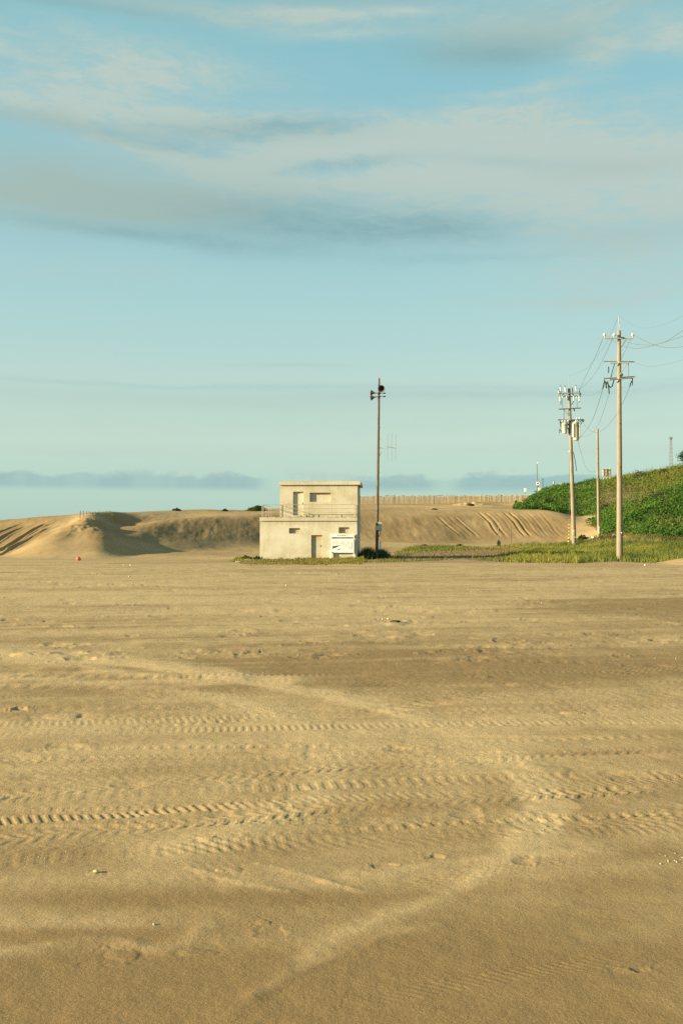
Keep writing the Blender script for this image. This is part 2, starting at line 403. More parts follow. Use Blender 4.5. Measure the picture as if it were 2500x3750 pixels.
M['box'] = mat('box_grey', (0.42, 0.41, 0.36), 0.6, 0.12, 6)
M['white'] = mat('white_paint', (0.80, 0.78, 0.72), 0.5, 0.06, 10, spots=((0.45, 0.40, 0.30), 7, 0.66, 0.8))
M['sign'] = mat('sign_white', (0.86, 0.86, 0.82), 0.35, 0.03, 6)
M['ink'] = mat('sign_ink', (0.09, 0.10, 0.10), 0.6); M['litter'] = mat('scrap', (0.62, 0.58, 0.50), 0.6, 0.1, 20); M['shell'] = mat('shell_fragment', (0.40, 0.33, 0.24), 0.7, 0.2, 30)
M['ink_dark'] = mat('map_ink', (0.07, 0.07, 0.055), 0.6, 0.3, 30)
M['wood'] = mat('weathered_wood', (0.24, 0.18, 0.12), 0.9, 0.35, 14, stretch=(1, 1, 0.2))
M['picket'] = mat('bamboo_picket', (0.56, 0.47, 0.32), 0.8, 0.25, 3, stretch=(1, 1, 0.1))
M['brush'] = mat('brushwood', (0.27, 0.20, 0.125), 0.9, 0.4, 12)
M['stone'] = mat('pale_stone', (0.46, 0.38, 0.25), 0.8, 0.2, 14)
M['clod'] = mat('dark_debris', (0.06, 0.042, 0.03), 0.9, 0.4, 20)
M['red'] = mat('faded_red', (0.62, 0.13, 0.10), 0.5, 0.2, 5)
M['yellow'] = mat('guard_yellow', (0.62, 0.50, 0.06), 0.5, 0.1, 8)
M['orange'] = mat('faded_orange', (0.42, 0.10, 0.05), 0.6)
M['tower'] = mat('tower_steel', (0.16, 0.17, 0.16), 0.7)
M['board'] = mat('board_panel', (0.60, 0.53, 0.38), 0.8, 0.12, 4, spots=((0.40, 0.26, 0.14), 2.5, 0.62, 0.78))
M['ply'] = mat('plywood', (0.44, 0.37, 0.25), 0.8, 0.2, 5, stretch=(5, 1, 0.5))
M['bark_pale'] = mat('old_timber', (0.34, 0.26, 0.17), 0.9, 0.3, 12); M['bark'] = mat('bark', (0.12, 0.09, 0.06), 0.9, 0.3, 10)

def wall_material(name, col, dirt_z, dirt):
    """weathered painted concrete: blotches, run-off streaks, damp at dirt_z heights, fine relief"""
    m = bpy.data.materials.new(name); m.use_nodes = True; t = NT(m.node_tree); b = t.n['Principled BSDF']
    tcn = t.new('ShaderNodeTexCoord'); o = tcn.outputs['Object']
    sp = t.new('ShaderNodeSeparateXYZ'); t.l.new(o, sp.inputs[0])
    big = t.noise(o, 0.9, 6, 0.6); fine = t.noise(o, 9, 6, 0.65)
    st = t.noise(t.comb(t.m('MULTIPLY', sp.outputs[0], 5.0), t.m('MULTIPLY', sp.outputs[1], 5.0), t.m('MULTIPLY', sp.outputs[2], 0.35)), 1.0, 5, 0.65)
    c = t.mix(t.ramp(big, 0.35, 0.7), (*col, 1), tuple(x * k for x, k in zip(col, (0.80, 0.77, 0.70))) + (1,))
    c = t.mix(t.ramp(fine, 0.3, 0.75, 0.0, 0.35), c, tuple(x * 0.72 for x in col) + (1,))
    c = t.mix(t.ramp(st, 0.56, 0.78, 0.0, 0.42), c, (0.30, 0.22, 0.13, 1))
    for z0, wdt, amt in dirt_z:
        band = t.ramp(t.m('ABSOLUTE', t.m('SUBTRACT', sp.outputs[2], z0)), 0.0, wdt, amt, 0.0)
        c = t.mix(t.m('MULTIPLY', band, t.ramp(st, 0.3, 0.65)), c, (*dirt, 1))
    t.put(b.inputs['Base Color'], c); b.inputs['Roughness'].default_value = 0.92; b.inputs['Specular IOR Level'].default_value = 0.15
    bp = t.new('ShaderNodeBump'); bp.inputs['Strength'].default_value = 0.35; bp.inputs['Distance'].default_value = 0.01
    t.l.new(t.noise(o, 30, 5, 0.7), bp.inputs['Height']); t.l.new(bp.outputs[0], b.inputs['Normal'])
    return m
M['wall'] = wall_material('lime_washed_concrete', (0.585, 0.545, 0.440), [(0.0, 0.5, 0.25), (2.88, 0.5, 0.4)], (0.26, 0.20, 0.12))
M['wall_up'] = wall_material('bare_concrete', (0.535, 0.49, 0.375), [(3.2, 0.3, 0.5), (5.66, 0.5, 0.35)], (0.24, 0.19, 0.12))
M['slab'] = wall_material('stained_concrete', (0.55, 0.50, 0.39), [(3.2, 0.12, 0.85), (5.95, 0.08, 0.25)], (0.13, 0.11, 0.07))

def leaf_material(name, rough=0.7, trans=0.38):
    m = bpy.data.materials.new(name); m.use_nodes = True; t = NT(m.node_tree)
    b = t.n['Principled BSDF']; out = t.n['Material Output']
    at = t.new('ShaderNodeAttribute', attribute_name='tint')
    t.l.new(at.outputs['Color'], b.inputs['Base Color']); b.inputs['Roughness'].default_value = rough
    b.inputs['Specular IOR Level'].default_value = 0.2
    tr = t.new('ShaderNodeBsdfTranslucent'); t.l.new(at.outputs['Color'], tr.inputs[0])
    mx = t.new('ShaderNodeMixShader'); mx.inputs[0].default_value = trans
    t.l.new(b.outputs[0], mx.inputs[1]); t.l.new(tr.outputs[0], mx.inputs[2]); t.l.new(mx.outputs[0], out.inputs[0])
    return m
M['leaf'] = leaf_material('leaves'); M['grass'] = leaf_material('grass_blades', 0.8, 0.3)

sm = mat('guard_stripes', (0.62, 0.50, 0.06), 0.5); t = NT(sm.node_tree); sp_ = t.new('ShaderNodeSeparateXYZ'); t.l.new(t.new('ShaderNodeTexCoord').outputs['Object'], sp_.inputs[0])
t.put(t.n['Principled BSDF'].inputs['Base Color'], t.mix(t.m('GREATER_THAN', t.m('FRACT', t.m('MULTIPLY', sp_.outputs[2], 2.6)), 0.5), (0.62, 0.50, 0.06, 1), (0.015, 0.015, 0.012, 1)))
M['stripes'] = sm

# sand: dry, damp and overgrown ground, told apart by what lies where
ms = bpy.data.materials.new('beach_sand'); ms.use_nodes = True; t = NT(ms.node_tree); b = t.n['Principled BSDF']
tcn = t.new('ShaderNodeTexCoord'); o = tcn.outputs['Object']
damp = t.new('ShaderNodeAttribute', attribute_name='damp').outputs['Fac']
soil = t.new('ShaderNodeAttribute', attribute_name='soil').outputs['Fac']
g1 = t.noise(o, 1.1, 6, 0.6); g2 = t.noise(o, 23, 5, 0.7); g3 = t.noise(o, 160, 3, 0.7)
dk = t.m('ADD', damp, t.m('MULTIPLY', t.m('SUBTRACT', g1, 0.5), 0.35))
c = t.mix(t.ramp(dk, 0.0, 1.0), (0.465, 0.352, 0.190, 1), (0.240, 0.163, 0.075, 1))
c = t.mix(t.ramp(g2, 0.3, 0.75, 0.0, 0.30), c, (0.24, 0.165, 0.09, 1))
c = t.mix(t.ramp(g3, 0.56, 0.74, 0.0, 0.40), c, (0.62, 0.50, 0.33, 1))
c = t.mix(t.ramp(g3, 0.44, 0.28, 0.0, 0.40), c, (0.14, 0.10, 0.06, 1))
c = t.mix(soil, c, t.mix(g1, (0.16, 0.115, 0.05, 1), (0.11, 0.10, 0.04, 1)))
t.put(b.inputs['Base Color'], c); b.inputs['Roughness'].default_value = 0.95; b.inputs['Specular IOR Level'].default_value = 0.1
bp = t.new('ShaderNodeBump'); bp.inputs['Strength'].default_value = 0.7; bp.inputs['Distance'].default_value = 0.006
t.l.new(t.m('ADD', t.noise(o, 70, 6, 0.75), t.m('MULTIPLY', t.noise(o, 9, 4, 0.6), 2.0)), bp.inputs['Height']); t.l.new(bp.outputs[0], b.inputs['Normal'])
M['sand'] = ms

# ------------------------------------------------------------------ where things grow (outlines on the ground)
def inpoly(px, py, poly):
    ins = np.zeros(px.shape, bool); n = len(poly)
    for i in range(n):
        x1, y1 = poly[i]; x2, y2 = poly[(i + 1) % n]
        if y1 == y2: continue
        c = ((y1 > py) != (y2 > py)) & (px < (x2 - x1) * (py - y1) / (y2 - y1) + x1)
        ins ^= c
    return ins
def ground_rc(X, Y, Z):
    """bearing and dip of a point of the land, as column and row"""
    Yc = np.maximum(Y, 2.0)
    return 1250 + FPX * X / Yc, HOR + FPX * (CAMZ - Z) / Yc
HILL = [(1876, 1866), (1935, 1868), (2000, 1869), (2060, 1879), (2110, 1892), (2178, 1889), (2196, 1897), (2180, 1908), (2140, 1922), (2178, 1928),
        (2188, 1950), (2202, 1966), (2240, 1956), (2290, 1957), (2330, 1966), (2500, 1976), (2900, 1988), (5200, 1988), (5200, 1400), (1993, 1400), (1990, 1806), (1930, 1836)]
MEADOW = [(1310, 2064), (1500, 2057), (1700, 2049), (1760, 2055), (1900, 2059), (2100, 2061), (2250, 2053), (2300, 2058), (2400, 2066), (2500, 2060), (2900, 2062), (2900, 1978),
          (2500, 1975), (2330, 1965), (2280, 1957), (2230, 1962), (2150, 1982), (2080, 1992), (1900, 1997), (1820, 2003), (1700, 2006), (1560, 2006), (1500, 2009), (1450, 2024), (1400, 2040), (1310, 2044)]
SHADOW_STRIP = [(1470, 2050), (1700, 2049), (1900, 2030), (1960, 2018), (1800, 2016), (1600, 2022), (1480, 2030)]  # brown strip: the building's cast shadow put into ground and grass colour
VERGE = [(840, 2056), (900, 2066), (1100, 2068), (1330, 2064), (1330, 2040), (1100, 2045), (950, 2044), (890, 2040)]
APRON = [(400, 2066), (700, 2064), (960, 2060), (960, 2052), (700, 2058), (400, 2062)]

# ------------------------------------------------------------------ the sand sheet
du = 3.0 / FPX
uu = np.concatenate([-np.geomspace(0.9, 14, 36)[::-1][:-1], np.linspace(-0.9, -0.365, 70)[:-1], np.arange(-0.365, 0.365, du), np.linspace(0.365, 0.9, 70), np.geomspace(0.9, 14, 36)[1:]])
rows = np.arange(4230, 2074, -2.6)
yy = np.concatenate([np.linspace(-30, 2.5, 14), 5834.0 / (rows - HOR), np.arange(57.5, 190, 0.3), np.arange(190, 400, 3.0), np.geomspace(400, 9000, 24)])
yy = np.unique(np.round(yy, 5))
UU, YY = np.meshgrid(uu, yy)
XX = UU * np.maximum(YY, 2.6)
shape = XX.shape
Zm = macro(XX, YY)
PX, PY = ground_rc(XX, YY, Zm)
PX = np.where(YY < 2, 1e6 * np.sign(XX), PX)
near = (YY > 2.2) & (YY < 80)
far = (YY >= 66) & (YY < 230)
det = np.zeros(shape); damp = np.where(YY < 10, 0.65, 0.45)

x, y = XX[near], YY[near]; px, py = PX[near], PY[near]
ca, sa = math.cos(R(12)), math.sin(R(12))
xr, yr = x * ca + y * sa, -x * sa + y * ca          # along / across the way cars drive
d = 0.010 * fbm(xr / 3.2, yr / 1.0, 1, 3) + 0.006 * fbm(xr / 1.1, yr / 0.30, 5, 3) + 0.016 * fbm(x / 6.0, y / 3.0, 9, 2)
fade = 1 - sstep(y, 9, 22)
d += fade * (0.0020 * fbm(x / 0.11, y / 0.11, 13, 3) + 0.0022 * fbm(xr / 0.30, yr / 0.05, 17, 2))
mid = sstep(y, 8, 16) * (1 - sstep(y, 55, 75))
d += sstep(y, 6, 10) * (1 - sstep(y, 50, 70)) * 0.006 * fbm(x / 0.30, y / 0.7, 27, 3)
d += mid * (0.009 * fbm(x / 0.7, y / 0.9, 21, 3) + 0.018 * np.maximum(fbm(xr / 1.6, yr / 0.8, 25, 3) - 0.34, 0))
d += sstep(y, 7, 14) * (1 - sstep(y, 58, 72)) * 0.007 * fbm(xr / 5.0, yr / 0.16 / (1 + y / 25), 29, 3)
dm = 0.42 + 0.25 * fbm(xr / 9.0, yr / 0.22, 47, 3) * sstep(y, 6, 14) + 0.36 * fbm(xr / 7.0, yr / 1.1, 41, 4) + 0.18 * fbm(xr / 2.2, yr / 0.25, 45, 3) + 0.20 * fbm(x / 0.35, y / 0.5, 49, 3)
wx = px + 260 * fbm(x / 2.5, y / 2.5, 51, 3); wy = py + (py - HOR) * 0.10 * fbm(xr / 3.0, yr / 1.2, 53, 3)
PATCH = [(2100, 2420, 900, 70, .38), (1600, 2465, 1000, 60, .26), (850, 2440, 800, 60, .20), (2480, 2230, 380, 42, .55), (2050, 2215, 300, 26, .22),
         (700, 3275, 650, 45, .50), (150, 3450, 320, 45, .45), (450, 3680, 900, 110, .65), (1650, 3545, 480, 70, .65), (2250, 3720, 420, 60, .6), (2350, 3440, 380, 60, .40),
         (2250, 3120, 160, 30, .3), (2050, 2760, 500, 14, .30), (2300, 2690, 500, 12, .30), (1300, 2380, 500, 30, .2), (1250, 3780, 1200, 90, .4), (2200, 2300, 500, 20, .22),
         (400, 2190, 900, 22, -.25), (1250, 2130, 1500, 60, -.12), (1250, 2250, 700, 50, -.15), (600, 3060, 900, 110, -.10), (1750, 2780, 260, 90, -.30), (1900, 3050, 500, 60, -.08), (300, 3190, 500, 50, -.15),
         (1900, 3280, 350, 60, -.15), (300, 3390, 300, 30, -.2)]
dm += 0.27 * sstep(py, 2650, 3500)  # sand colour gets steadily darker towards the viewer
for cx, cy, w, h, a in PATCH:
    dm += a * np.exp(-((wx - cx) / w) ** 2 - ((wy - cy) / h) ** 2)

def ground_line(pts, n=240):
    """a line drawn on the flat sand: X, Y and length along it"""
    P = np.array([tuple(hit(*p)) for p in pts]); q = np.linspace(0, len(pts) - 1, n); k = np.arange(len(pts))
    return pchip(k, P[:, 0], q), pchip(k, P[:, 1], q)
def along_x(pts):
    lx, ly = ground_line(pts); i = np.argsort(lx); lx, ly = lx[i], ly[i]
    ls = np.concatenate([[0], np.cumsum(np.hypot(np.diff(lx), np.diff(ly)))])
    Yl = np.interp(x, lx, ly); sl = np.interp(x, lx, np.gradient(ly, lx))
    return (y - Yl) / np.sqrt(1 + sl ** 2), np.interp(x, lx, ls) + (y - Yl) * sl / np.sqrt(1 + sl ** 2), (x > lx[0]) & (x < lx[-1]), lx, np.minimum(x - lx[0], lx[-1] - x)
def track(pts, w, pitch, depth, kind, seed):
    global d, dm
    tt, ss, ok, lx, ends = along_x(pts)
    ok &= np.abs(tt) < w * 1.6
    T_, S_ = tt[ok], ss[ok]
    wob = 0.25 * w * fbm(S_ / 0.9, S_ * 0 + seed, seed, 2); T_ = T_ + wob * 0.6
    q = T_ / (w / 2)
    amp = np.clip(0.75 + 1.1 * fbm(S_ / 1.3, S_ * 0 + 3.1, seed + 5, 3), 0.05, 1.4) * sstep(ends[ok], 0, 0.5)
    win = 1 - sstep(np.abs(q), 0.75, 1.05)
    jit = 0.25 * fbm(S_ / 0.2, T_ / 0.2, seed + 9, 2)
    if kind == 'lug': ph = S_ / pitch + 0.35 * q + jit
    elif kind == 'chevron': ph = S_ / pitch + 0.9 * np.abs(q) + 0.5 * (q > 0) + jit
    elif kind == 'angle': ph = S_ / pitch + 1.1 * q + jit
    else: ph = S_ / pitch + jit
    wave = np.clip(0.5 + 1.1 * np.sin(2 * np.pi * ph), 0, 1)
    if kind == 'line': wave = np.full_like(wave, 0.9)
    if kind == 'dots': win = win * np.exp(-((np.abs(q) - 0.55) / 0.30) ** 2)
    if kind == 'chevron': win = win * (0.25 + 0.75 * sstep(np.abs(q), 0.05, 0.3))
    h = -depth * win * (0.25 + 0.85 * wave) + 0.40 * depth * np.exp(-((np.abs(q) - 1.2) / 0.25) ** 2) * (0.6 + 0.4 * wave)
    d[ok] += 0.35 * h * amp
TR = [
 ([(-400, 3042), (0, 3013), (446, 2989), (693, 2969), (1243, 2929), (1650, 2907), (2047, 2878), (2500, 2849), (2900, 2826)], .17, .056, .020, 'lug'),
 ([(-400, 3105), (0, 3080), (319, 3048), (638, 3025), (957, 2993), (1243, 2962), (1700, 2930), (2100, 2908), (2500, 2882)], .23, .085, .020, 'chevron'),
 ([(-400, 2940), (0, 2917), (359, 2889), (638, 2873), (900, 2858), (1243, 2841), (1700, 2815)], .20, .10, .017, 'chevron'),
 ([(0, 2972), (693, 2955), (1243, 2925)], .07, .075, .010, 'row'),
 ([(560, 3096), (900, 3066), (1243, 3048), (1728, 3017), (2127, 2997), (2500, 2975), (2900, 2955)], .09, .085, .018, 'row'),
 ([(480, 3128), (840, 3106), (1243, 3100), (1569, 3078), (1967, 3042), (2500, 3005), (2900, 2980)], .24, .080, .019, 'angle'),
 ([(-300, 2878), (0, 2869), (558, 2853), (900, 2838), (1243, 2815), (1688, 2793), (1967, 2769), (2500, 2745)], .20, .085, .014, 'chevron'),
 ([(-300, 2760), (0, 2753), (558, 2741), (1243, 2733), (1950, 2713), (2600, 2690)], .12, .10, .016, 'row'),
 ([(-300, 2782), (0, 2780), (797, 2778), (1243, 2762), (1700, 2755)], .14, .10, .012, 'dots'),
 ([(-200, 2702), (0, 2694), (382, 2674), (701, 2650), (1000, 2632)], .12, .10, .020, 'row'),
 ([(1150, 2886), (1266, 2877), (1450, 2862), (1680, 2845), (1820, 2838)], .14, .085, .016, 'lug'),
 ([(1900, 2915), (2200, 2900), (2500, 2885)], .16, .08, .012, 'lug'),
 ([(-200, 2474), (0, 2476), (400, 2478), (600, 2482), (960, 2487)], .30, .20, .013, 'row'),
 ([(-200, 2510), (0, 2512), (400, 2516), (956, 2528), (1250, 2532)], .30, .22, .015, 'row'),
 ([(500, 2602), (760, 2588), (1000, 2566)], .22, .15, .014, 'row'),
 ([(1250, 2620), (1500, 2585), (1840, 2548), (2200, 2546), (2600, 2540)], .30, .18, .024, 'lug'),
 ([(1250, 2598), (1700, 2592), (2500, 2590)], .20, .16, .016, 'dots'),
 ([(1600, 2418), (1850, 2420), (2300, 2425)], .3, .22, .024, 'row'),
 ([(2070, 2347), (2250, 2345), (2600, 2350)], .45, .28, .026, 'lug'),
 ([(1250, 2345), (1800, 2370), (2150, 2372)], .35, .25, .024, 'row'),
 ([(2060, 2478), (2250, 2462), (2600, 2448)], .35, .22, .028, 'lug'),
 ([(-100, 2595), (500, 2594), (900, 2598)], .2, .14, .014, 'dots'),
 ([(1250, 2662), (1800, 2655), (2500, 2650)], .18, .13, .014, 'dots'),
 ([(1250, 2606), (1600, 2610), (2500, 2605)], .16, .13, .012, 'dots'),
 ([(300, 2648), (700, 2640), (1250, 2620)], .2, .12, .012, 'dots'),
 ([(1150, 3720), (1250, 3702), (1650, 3612), (1888, 3572), (2127, 3540), (2500, 3478)], .10, .038, .0045, 'angle'),
 ([(917, 3712), (1000, 3706), (1150, 3698)], .05, .05, .011, 'row'),
 ([(260, 3545), (340, 3534), (460, 3518)], .055, .055, .016, 'row'),
 ([(0, 3555), (250, 3520), (500, 3482), (800, 3432)], .05, .2, .006, 'row'),
 ([(1250, 3290), (1650, 3222), (1900, 3180), (2300, 3130)], .10, .05, .006, 'angle'),
 ([(500, 3215), (900, 3180), (1200, 3145)], .34, .05, .0035, 'angle'),
]
rg = random.Random(17)
for _ in range(34):         # older tracks, half blown over
    y0 = 2470 + 700 * rg.random() ** 1.15; s_ = rg.uniform(-.010, -.055) * (y0 - 2350) / 500; xa = rg.choice((-200, -200, rg.uniform(0, 1300))); xb = rg.choice((2700, 2700, rg.uniform(xa + 700, 2700)))
    n_ = 6; xs_ = [xa + (xb - xa) * i / (n_ - 1) for i in range(n_)]; b_ = rg.uniform(-14, 14)
    TR.append(([(x_, y0 + s_ * (x_ - 600) + b_ * math.sin(x_ / 700 + b_)) for x_ in xs_], rg.uniform(.07, .20) * (1 + 500 / max(y0 - 2350, 150) * .3), rg.uniform(.06, .10), rg.uniform(.004, .010), rg.choice(('row', 'dots', 'dots', 'angle', 'chevron', 'lug'))))
for _ in range(40):
    y0 = 2440 + 640 * rg.random(); s_ = rg.uniform(-.004, -.05) * (y0 - 2350) / 500; xa = rg.uniform(-300, 1500); xb = xa + rg.uniform(500, 2000)
    TR.append(([(xa + (xb - xa) * i / 4, y0 + s_ * (xa + (xb - xa) * i / 4 - 600) + rg.uniform(-3, 3)) for i in range(5)], rg.uniform(.05, .10) * (1 + 250 / max(y0 - 2350, 150)), .1, rg.uniform(.010, .022), 'line'))
for i, (pts, w, p, dp, kd) in enumerate(TR): track(pts, w, p, dp, kd, 100 + i * 7)
# low drifts of loose pale sand lying across the tracks, one edge steep
def drift(pts, w, h, pale, skew=0.0):
    global d, dm
    lx, ly = ground_line(pts)
    i0 = np.argmin(np.abs(np.subtract.outer(x[::400], lx)), axis=1) if False else None
    best = np.full(x.shape, 1e9); side = np.zeros(x.shape)
    sel = (x > lx.min() - 3 * w) & (x < lx.max() + 3 * w) & (y > ly.min() - 3 * w) & (y < ly.max() + 3 * w)
    xs, ys = x[sel], y[sel]; bb = np.full(xs.shape, 1e9); sd = np.zeros(xs.shape)
    for k in range(0, len(lx) - 1, 6):
        k2 = min(k + 6, len(lx) - 1); ax, ay, bx, by = lx[k], ly[k], lx[k2], ly[k2]
        L2 = (bx - ax) ** 2 + (by - ay) ** 2 + 1e-9
        tq = np.clip(((xs - ax) * (bx - ax) + (ys - ay) * (by - ay)) / L2, 0, 1)
        dx, dy = xs - ax - tq * (bx - ax), ys - ay - tq * (by - ay); dd = np.hypot(dx, dy)
        s_ = np.sign((bx - ax) * dy - (by - ay) * dx); m_ = dd < bb
        bb[m_] = dd[m_]; sd[m_] = s_[m_]
    ww = w * (1 + 0.5 * fbm(xs / (3 * w), ys / (3 * w), 61, 3)) * np.where(sd > 0, 1 + skew, 1 - skew)
    g = np.exp(-(bb / np.maximum(ww, 0.02)) ** 2)
    d[sel] += 0.5 * h * g * (0.8 + 0.8 * fbm(xs / (2 * w), ys / (2 * w), 63, 2)); dm[sel] -= pale * g
CURVE = [(-60, 2375), (195, 2407), (586, 2446), (928, 2495), (1318, 2568), (1660, 2672), (1880, 2785), (1985, 2930), (1915, 3110), (1640, 3275), (1318, 3395), (1040, 3560), (830, 3720)]
drift(CURVE[:5], 0.20, 0.012, 1.2)
drift(CURVE[4:9], 0.12, 0.008, 0.85)
drift(CURVE[8:], 0.065, 0.005, 0.36)
drift([(-60, 2480), (400, 2500), (781, 2552), (1050, 2625), (1205, 2750), (1185, 2880), (960, 3010), (640, 3120)], 0.20, 0.012, 0.35)
drift([(-50, 2385), (300, 2412), (701, 2447), (930, 2487), (1060, 2490)], 0.35, 0.035, 0.5)
drift([(150, 2425), (500, 2470), (760, 2502)], 0.25, 0.020, 0.4)
drift([(930, 3650), (1080, 3572), (1243, 3500), (1435, 3425), (1600, 3395)], 0.05, 0.007, 0.22, 0.12)
drift([(700, 3190), (900, 3240), (1050, 3270)], 0.03, 0.008, 0.2)
drift([(950, 3170), (1200, 3235), (1330, 3270)], 0.03, 0.009, 0.2)
drift([(0, 3500), (350, 3440), (600, 3480), (760, 3400)], 0.05, 0.010, 0.25)
drift([(1300, 3215), (1700, 3160), (2200, 3120)], 0.07, 0.010, 0.2)
# dents and small heaps
spots = [(390, 2140, .30, .05), (470, 2143, .35, .06), (240, 2134, .3, -.05), (320, 2150, .3, -.06), (545, 2148, .3, .05), (950, 2235, .4, .05), (1940, 2205, .6, .06), (1960, 2202, .3, -.07), (1450, 2283, .35, .06),
         (850, 3192, .05, .018), (350, 3205, .03, .012), (1400, 3172, .05, -.022), (1595, 3142, .04, -.02), (1915, 3160, .06, -.02), (2340, 3556, .035, -.014), (2290, 3560, .04, .008), (960, 3380, .03, .012),
         (1950, 3018, .14, -.025), (800, 2985, .12, -.02), (480, 2877, .10, -.02), (905, 2865, .09, -.018), (700, 3490, .06, .012), (1000, 3420, .06, -.012), (440, 3498, .06, .014), (2095, 3018, .1, -.02), (130, 2850, .1, -.02)]
rg = random.Random(3)
for _ in range(110):
    q = rg.uniform(0, 1) ** 1.3; spots.append((rg.uniform(-50, 2550), 2085 + 1000 * q * q, rg.uniform(.10, .38) * (1 - .55 * q), rg.choice((-1, -1, 1)) * rg.uniform(.018, .05) * (1 - .5 * q)))
for _ in range(170):
    q = rg.random(); spots.append((rg.uniform(-50, 2550), 2085 + 330 * q, rg.uniform(.10, .22), rg.choice((-1, -1, 1)) * rg.uniform(.02, .05)))
for sx_, sy_, r_, h_ in spots:
    c0 = hit(sx_, sy_); sel = (np.abs(x - c0.x) < 3 * r_) & (np.abs(y - c0.y) < 3 * r_)
    rr = np.hypot((x[sel] - c0.x), (y[sel] - c0.y) * 1.3) / r_
    rr = rr * (1 + 0.9 * fbm(x[sel] / (r_ * .9), y[sel] / (r_ * .9), 71, 2))
    h_ *= 0.5 if c0.y > 9 else 0.32; d[sel] += h_ * np.exp(-rr ** 2) - 0.45 * h_ * np.exp(-((rr - 1.25) / .4) ** 2)
det[near] = d * (1 - sstep(y, 62, 80)); damp[near] = dm

# dune relief: lumps, sand slides and the wheel tracks that climb the banks
x, y = XX[far], YY[far]; px, py = PX[far], PY[far]
f0 = sstep(y, 66, 82)
d = f0 * (0.06 * fbm(x / 4.0, y / 4.0, 81, 3) + 0.03 * fbm(x / 1.0, y / 1.5, 83, 3) + 0.22 * fbm(x / 11.0, y / 9.0, 85, 2) * sstep(y, 80, 100))
slide = sstep(py, 1880, 1905) * (1 - sstep(py, 1965, 1990)) * (px < 2080)
d += f0 * slide * 0.06 * fbm(x / 0.9 + 0.25 * y / 3.0, y / 5.0, 87, 3)
dmf = 0.54 + 0.5 * fbm(x / 9.0, y / 9.0, 89, 3) + slide * 0.22 + 0.30 * fbm(x / 1.2, y / 4.0, 90, 3) * slide  # bank faces toned darker than the flat sand
def groove(pts, w, h, berm=0.6):
    global d
    P = np.array([tuple(hit(*p)) for p in pts]); n = 60; q = np.linspace(0, len(pts) - 1, n)
    lx, ly = pchip(np.arange(len(pts)), P[:, 0], q), pchip(np.arange(len(pts)), P[:, 1], q)
    i = np.argsort(ly); lx, ly = lx[i], ly[i]
    tt = (x - np.interp(y, ly, lx)); inn = sstep(y, ly[0] - .3, ly[0] + 1.5) * (1 - sstep(y, ly[-1] - 1.5, ly[-1] + .3))
    q = tt / w
    d += inn * (-h * np.exp(-(q / 0.6) ** 2) + berm * h * (np.exp(-((q - 1.2) / 0.5) ** 2) + np.exp(-((q + 1.2) / 0.5) ** 2)))
for off, hh in ((0, .36), (24, .24), (60, .09), (90, .26), (112, .36), (143, .13), (176, .12), (205, .06), (222, .09)):
    groove([(1750 + off, 1876), (1772 + off, 1894), (1792 + off, 1916), (1806 + off, 1938), (1832 + off, 1966)], 0.24, hh * 0.32)
for off, hh in ((0, .26), (38, .14), (62, .22)):
    groove([(1600 + off, 1893), (1632 + off, 1920), (1660 + off, 1942), (1690 + off, 1966)], 0.26, hh * 0.3)
for pts, hh in (([(0, 2020), (60, 1985), (120, 1945), (180, 1915)], .34), ([(-60, 2010), (20, 1965), (90, 1930), (150, 1912)], .26), ([(0, 2035), (70, 1998), (140, 1955), (200, 1925)], .22), ([(-100, 1990), (0, 1950), (60, 1925), (110, 1910)], .2)):
    groove(pts, 0.4, hh * 0.7)
for cx_, cy_, r_, h_ in ((1700, 1850, 2.2, .3), (1752, 1850, 2.6, .3), (1590, 1861, 1.0, .15), (340, 1915, 1.5, .35), (260, 1922, 1.0, -.3), (420, 1905, 2.0, -.35), (310, 1940, 1.6, .25)):
    c0 = hit(cx_, cy_); rr = np.hypot(x - c0.x, y - c0.y) / r_; d += h_ * np.exp(-rr ** 2) * (1 + fbm(x / .6, y / .6, 91, 2))
# windward lip at the right edge of the near sand
det[far] += d; damp[far] = dmf
c0 = hit(2520, 2068)
rr = ((XX - c0.x) / 1.4) ** 2 + ((YY - c0.y) / 3.0) ** 2; det += 0.40 * np.exp(-rr) * (YY > 40)
soil = np.zeros(shape)
fx, fy = PX[far | near], PY[far | near]
wob = 14 * fbm(XX[far | near] / 1.6, YY[far | near] / 2.5, 95, 3)
s_ = inpoly(fx + wob, fy + 0.25 * wob, HILL) * 1.0
mm = inpoly(fx + wob, fy + 0.22 * wob, MEADOW); s_ = np.maximum(s_, mm * 0.75)
s_ = np.where(inpoly(fx + wob, fy + 0.1 * wob, SHADOW_STRIP), 0.55, s_)
s_ = np.maximum(s_, inpoly(fx + wob, fy + 0.22 * wob, VERGE) * 0.7); s_ = np.maximum(s_, inpoly(fx, fy, APRON) * 0.25)
soil[far | near] = s_
Z = Zm + det
nr, nc = shape; idx = np.arange(nr * nc).reshape(nr, nc)
F = np.stack([idx[:-1, :-1], idx[:-1, 1:], idx[1:, 1:], idx[1:, :-1]], -1).reshape(-1, 4)
ground = mesh_np('sand_ground', np.stack([XX, YY, Z], -1).reshape(-1, 3), F, M['sand'], smooth=True, attrs={'damp': np.clip(damp, 0, 1).ravel(), 'soil': blur(soil, 1, 1).ravel()})
tag(ground, kind='structure')
